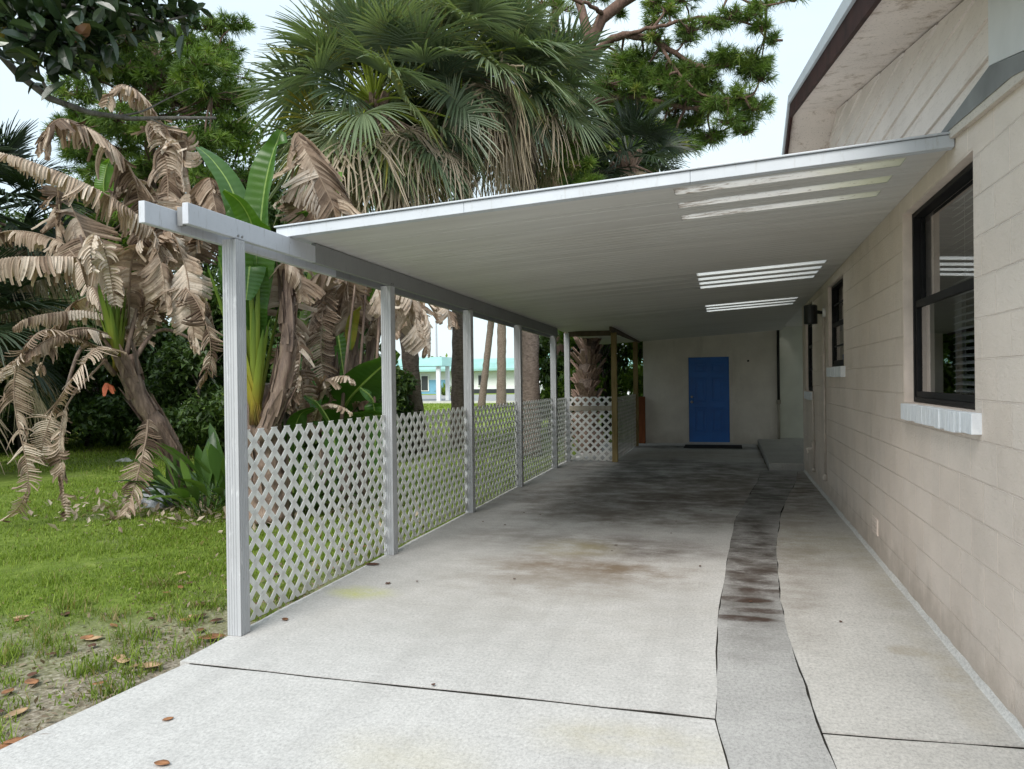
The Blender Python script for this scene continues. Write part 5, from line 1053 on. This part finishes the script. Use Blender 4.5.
# ------------------------------------------------------------------ FAR BUILDINGS
fb=thing('commercial_building','long white and blue single storey building with teal roof across the parking lot','building',(-40,92,0))
g=Geo(); g.box(-62,-4,90,100,-.05,3.0,0); build('wall',g,M['far_white'],fb)
g=Geo(); g.box(-62.4,-3.6,88.5,101,2.75,3.0); g.prism([(-62.4,88.5,3.0),(-3.6,88.5,3.0),(-3.6,92,4.3),(-62.4,92,4.3)],(0,9,0)); build('roof',g,M['teal_roof'],fb)
g=Geo(); g.box(-62,-33.5,89.9,89.99,-.05,1.7); build('blue_wall_band',g,M['far_blue'],fb)
g=Geo(); g.box(-33,-4.2,89.93,89.99,-.05,.5); build('dark_base',g,M['far_dark'],fb)
for x in (-55,-48,-41.5,-36.5,-29,-24,-18,-12):
    f=Geo(); f.box(x-.55,x+.55,89.8,89.97,.3 if x<-33 else .9,2.3); w_=build('window',f,M['far_white'],fb); p=Geo(); p.box(x-.42,x+.42,89.75,89.79,.42 if x<-33 else 1.0,2.2); build('pane',p,M['far_dark'],w_)
for x in (-58,-45.5,-38.7,-33.2,-22,-9):
    p=Geo(); p.box(x-.12,x+.12,88.9,89.15,-.05,2.75); build('porch_column',p,M['far_white'],fb)
cn=thing('entrance_canopy','teal canopy on white posts before the far building, left of the palm trunks','canopy',(-30,58,0))
cc=at(408,366,58); x0,x1=cc[0]-2.9,cc[0]+1.7
g=Geo(); g.prism([(x0,56.5,2.75),(x1,56.5,2.75),(x1-.6,58,3.5),(x0+.6,58,3.5)],(0,3,0)); build('roof',g,M['teal_roof'],cn)
for xx in (x0+.5,x1-.5):
    for yy in (57,59): p=Geo(); p.box(xx-.14,xx+.14,yy-.14,yy+.14,-.05,2.75); build('column',p,M['far_white'],cn)
g=Geo(); c=gnd(408,56,-.02); g.box(c[0]-.45,c[0]+.45,c[1]-.4,c[1]+.4,-.02,.85); g.box(c[0]-.5,c[0]+.5,c[1]-.45,c[1]+.45,.853,.95); g.tube([(c[0],c[1],.95),(c[0],c[1],1.02)],[.35,.2],12); o=build('litter_bin',g,M['teal_roof'],loc=c,bevel=.02); tag(o,'green litter bin on the far parking below the teal canopy','bin')
strap_clump(gnd(445,84,-.03),120,1.6,.08,71,'low round green bush at the foot of the far blue wall','bush','bush','light_green',.6)
strap_clump(gnd(400,84,-.03),120,1.5,.08,72,'low green bush left of the far canopy','bush','bush','light_green',.6)
fs=thing('gift_kiosk','teal gabled white kiosk far behind the fourth lattice panel','kiosk',gnd(561,58,-.03)); c=gnd(561,58,-.03)
g=Geo(); g.box(c[0]-1.9,c[0]+1.9,c[1],c[1]+3,-.05,2.3); build('wall',g,M['far_white'],fs)
g=Geo(); g.prism([(c[0]-2.3,c[1]-.4,2.3),(c[0]+2.3,c[1]-.4,2.3),(c[0],c[1]-.4,4.2)],(0,3.8,0)); build('roof',g,M['teal_roof'],fs)
# parked cars
def car(label,c,rot,paint,seed):
    t=thing('parked_car',label,'car',c,'cars on the far parking'); cs,sn=math.cos(rot),math.sin(rot)
    def W(p): p=np.asarray(p,float); return np.stack([c[0]+p[...,0]*cs-p[...,1]*sn,c[1]+p[...,0]*sn+p[...,1]*cs,c[2]+p[...,2]],-1)
    prof=[(-2.2,.35),(-2.25,.7),(-2.1,.92),(-1.5,1.0),(-.95,1.42),(.6,1.45),(1.3,1.02),(2.05,.9),(2.2,.65),(2.15,.35)]
    P=np.array([(x,-.82,z) for x,z in prof]); Q=P*np.array([1,-1,1]); Pi=P.copy(); n=len(prof); g=Geo(); V=np.vstack([P,Q]); 
    V[:,1]*=np.where(V[:,2]>1.1,.82,1.0); g.add(W(V),[(i,(i+1)%n,(i+1)%n+n,i+n) for i in range(n)],[(0,i,i+1) for i in range(1,n-1)]+[(n,n+i+1,n+i) for i in range(1,n-1)]); build('body',g,M[paint],t)
    for sd in (-1,1):
        g=Geo(); V=W(np.array([(-1.3,.84*sd,1.0),(-.85,.705*sd,1.36),(.5,.705*sd,1.38),(1.1,.84*sd,1.0)])); g.add(V,[(0,1,2,3)]); build('side_window',g,M['far_dark'],t)
        for x in (-1.35,1.35):
            g=Geo(); a,b=W(np.array([[x,.70*sd,.33],[x,.86*sd,.33]])); g.cyl(a,b,.33,18); w_=build('wheel',g,M['tyre'],t); g=Geo(); a,b=W(np.array([[x,.862*sd,.33],[x,.87*sd,.33]])); g.cyl(a,b,.2,12); build('rim',g,M['far_grey'],w_)
    g=Geo(); g.add(W(np.array([(-1.47,-.7,1.04),(-1.47,.7,1.04),(-1.0,.62,1.4),(-1.0,-.62,1.4)])),[(0,1,2,3)]); build('rear_window',g,M['far_dark'],t)
    g=Geo(); g.add(W(np.array([(1.26,-.7,1.07),(1.26,.7,1.07),(.66,.62,1.43),(.66,-.62,1.43)])),[(0,1,2,3)]); build('windscreen',g,M['far_dark'],t)
car('white parked car far off, seen below the teal kiosk gable',gnd(561,52.5,-.02),.2,'car_white',1)
car('white parked car far off, seen past the shed corner',gnd(628,60,-.02),.4,'car_white',2)
# light poles
for x,d,h_ ,lb in ((406,70,9.5,'slim pale pole left of the far palm trunks'),(437,75,10,'slim grey pole beside the far blue wall')):
    b=gnd(x,d,-.02); g=Geo(); g.tube([b,b+np.array([0,0,h_*.5]),b+np.array([0,0,h_])],[.11,.09,.07],10); g.box(b[0]-.9,b[0]+.1,b[1]-.1,b[1]+.1,h_-.02,h_+.1); o=build('utility_pole',g,M['far_grey'],loc=b); tag(o,lb,'pole')
# ------------------------------------------------------------------ DAYLIGHT
SUN_EL, SUN_AZ = R_(44), R_(188)     # azimuth clockwise from +Y
w=bpy.data.worlds.new('World'); scn.world=w; w.use_nodes=True; nt=w.node_tree; nt.nodes.clear()
sky=nt.nodes.new('ShaderNodeTexSky'); sky.sky_type='NISHITA'; sky.sun_disc=False; sky.sun_elevation=SUN_EL; sky.sun_rotation=SUN_AZ
sky.air_density=1.0; sky.dust_density=2.0
tc=nt.nodes.new('ShaderNodeTexCoord'); nz=nt.nodes.new('ShaderNodeTexNoise'); nz.inputs['Scale'].default_value=1.6; nz.inputs['Detail'].default_value=6; nz.inputs['Roughness'].default_value=.55
mp=nt.nodes.new('ShaderNodeMapping'); mp.inputs[3].default_value=(1,1,2.2); nt.links.new(tc.outputs['Generated'],mp.inputs[0]); nt.links.new(mp.outputs[0],nz.inputs[0])
rp=nt.nodes.new('ShaderNodeMapRange'); rp.inputs[1].default_value=.3; rp.inputs[2].default_value=.7; rp.inputs[3].default_value=.6; rp.inputs[4].default_value=1.0; nt.links.new(nz.outputs[0],rp.inputs[0])
mx=nt.nodes.new('ShaderNodeMix'); mx.data_type='RGBA'; nt.links.new(rp.outputs[0],mx.inputs[0]); nt.links.new(sky.outputs[0],mx.inputs[6]); mx.inputs[7].default_value=(3.6,4.2,4.45,1)
bg=nt.nodes.new('ShaderNodeBackground'); bg.inputs[1].default_value=.1; sx=nt.nodes.new('ShaderNodeSeparateXYZ'); nt.links.new(tc.outputs['Generated'],sx.inputs[0])
zr=nt.nodes.new('ShaderNodeMapRange'); zr.inputs[1].default_value=0.25; zr.inputs[2].default_value=1.0; zr.inputs[3].default_value=1.0; zr.inputs[4].default_value=1.25; nt.links.new(sx.outputs[2],zr.inputs[0])
vm=nt.nodes.new('ShaderNodeVectorMath'); vm.operation='SCALE'; nt.links.new(mx.outputs[2],vm.inputs[0]); nt.links.new(zr.outputs[0],vm.inputs['Scale']); nt.links.new(vm.outputs[0],bg.inputs[0])
wo=nt.nodes.new('ShaderNodeOutputWorld'); nt.links.new(bg.outputs[0],wo.inputs[0])
sd=bpy.data.lights.new('sun','SUN'); sd.energy=1.4; sd.angle=R_(30); sd.color=(1,.965,.91)
so=bpy.data.objects.new('sun',sd); COL.objects.link(so)
d=Vector((math.sin(SUN_AZ)*math.cos(SUN_EL),math.cos(SUN_AZ)*math.cos(SUN_EL),math.sin(SUN_EL)))
so.rotation_euler=d.to_track_quat('Z','Y').to_euler(); so.location=(0,-5,20)
vs=scn.view_settings; vs.view_transform='Standard'; vs.look='None'; vs.gamma=1; vs.exposure=1.4; vs.use_curve_mapping=False
scn.render.engine='CYCLES'; cy=scn.cycles; cy.max_bounces=10; cy.diffuse_bounces=5; cy.transparent_max_bounces=16; cy.use_denoising=True
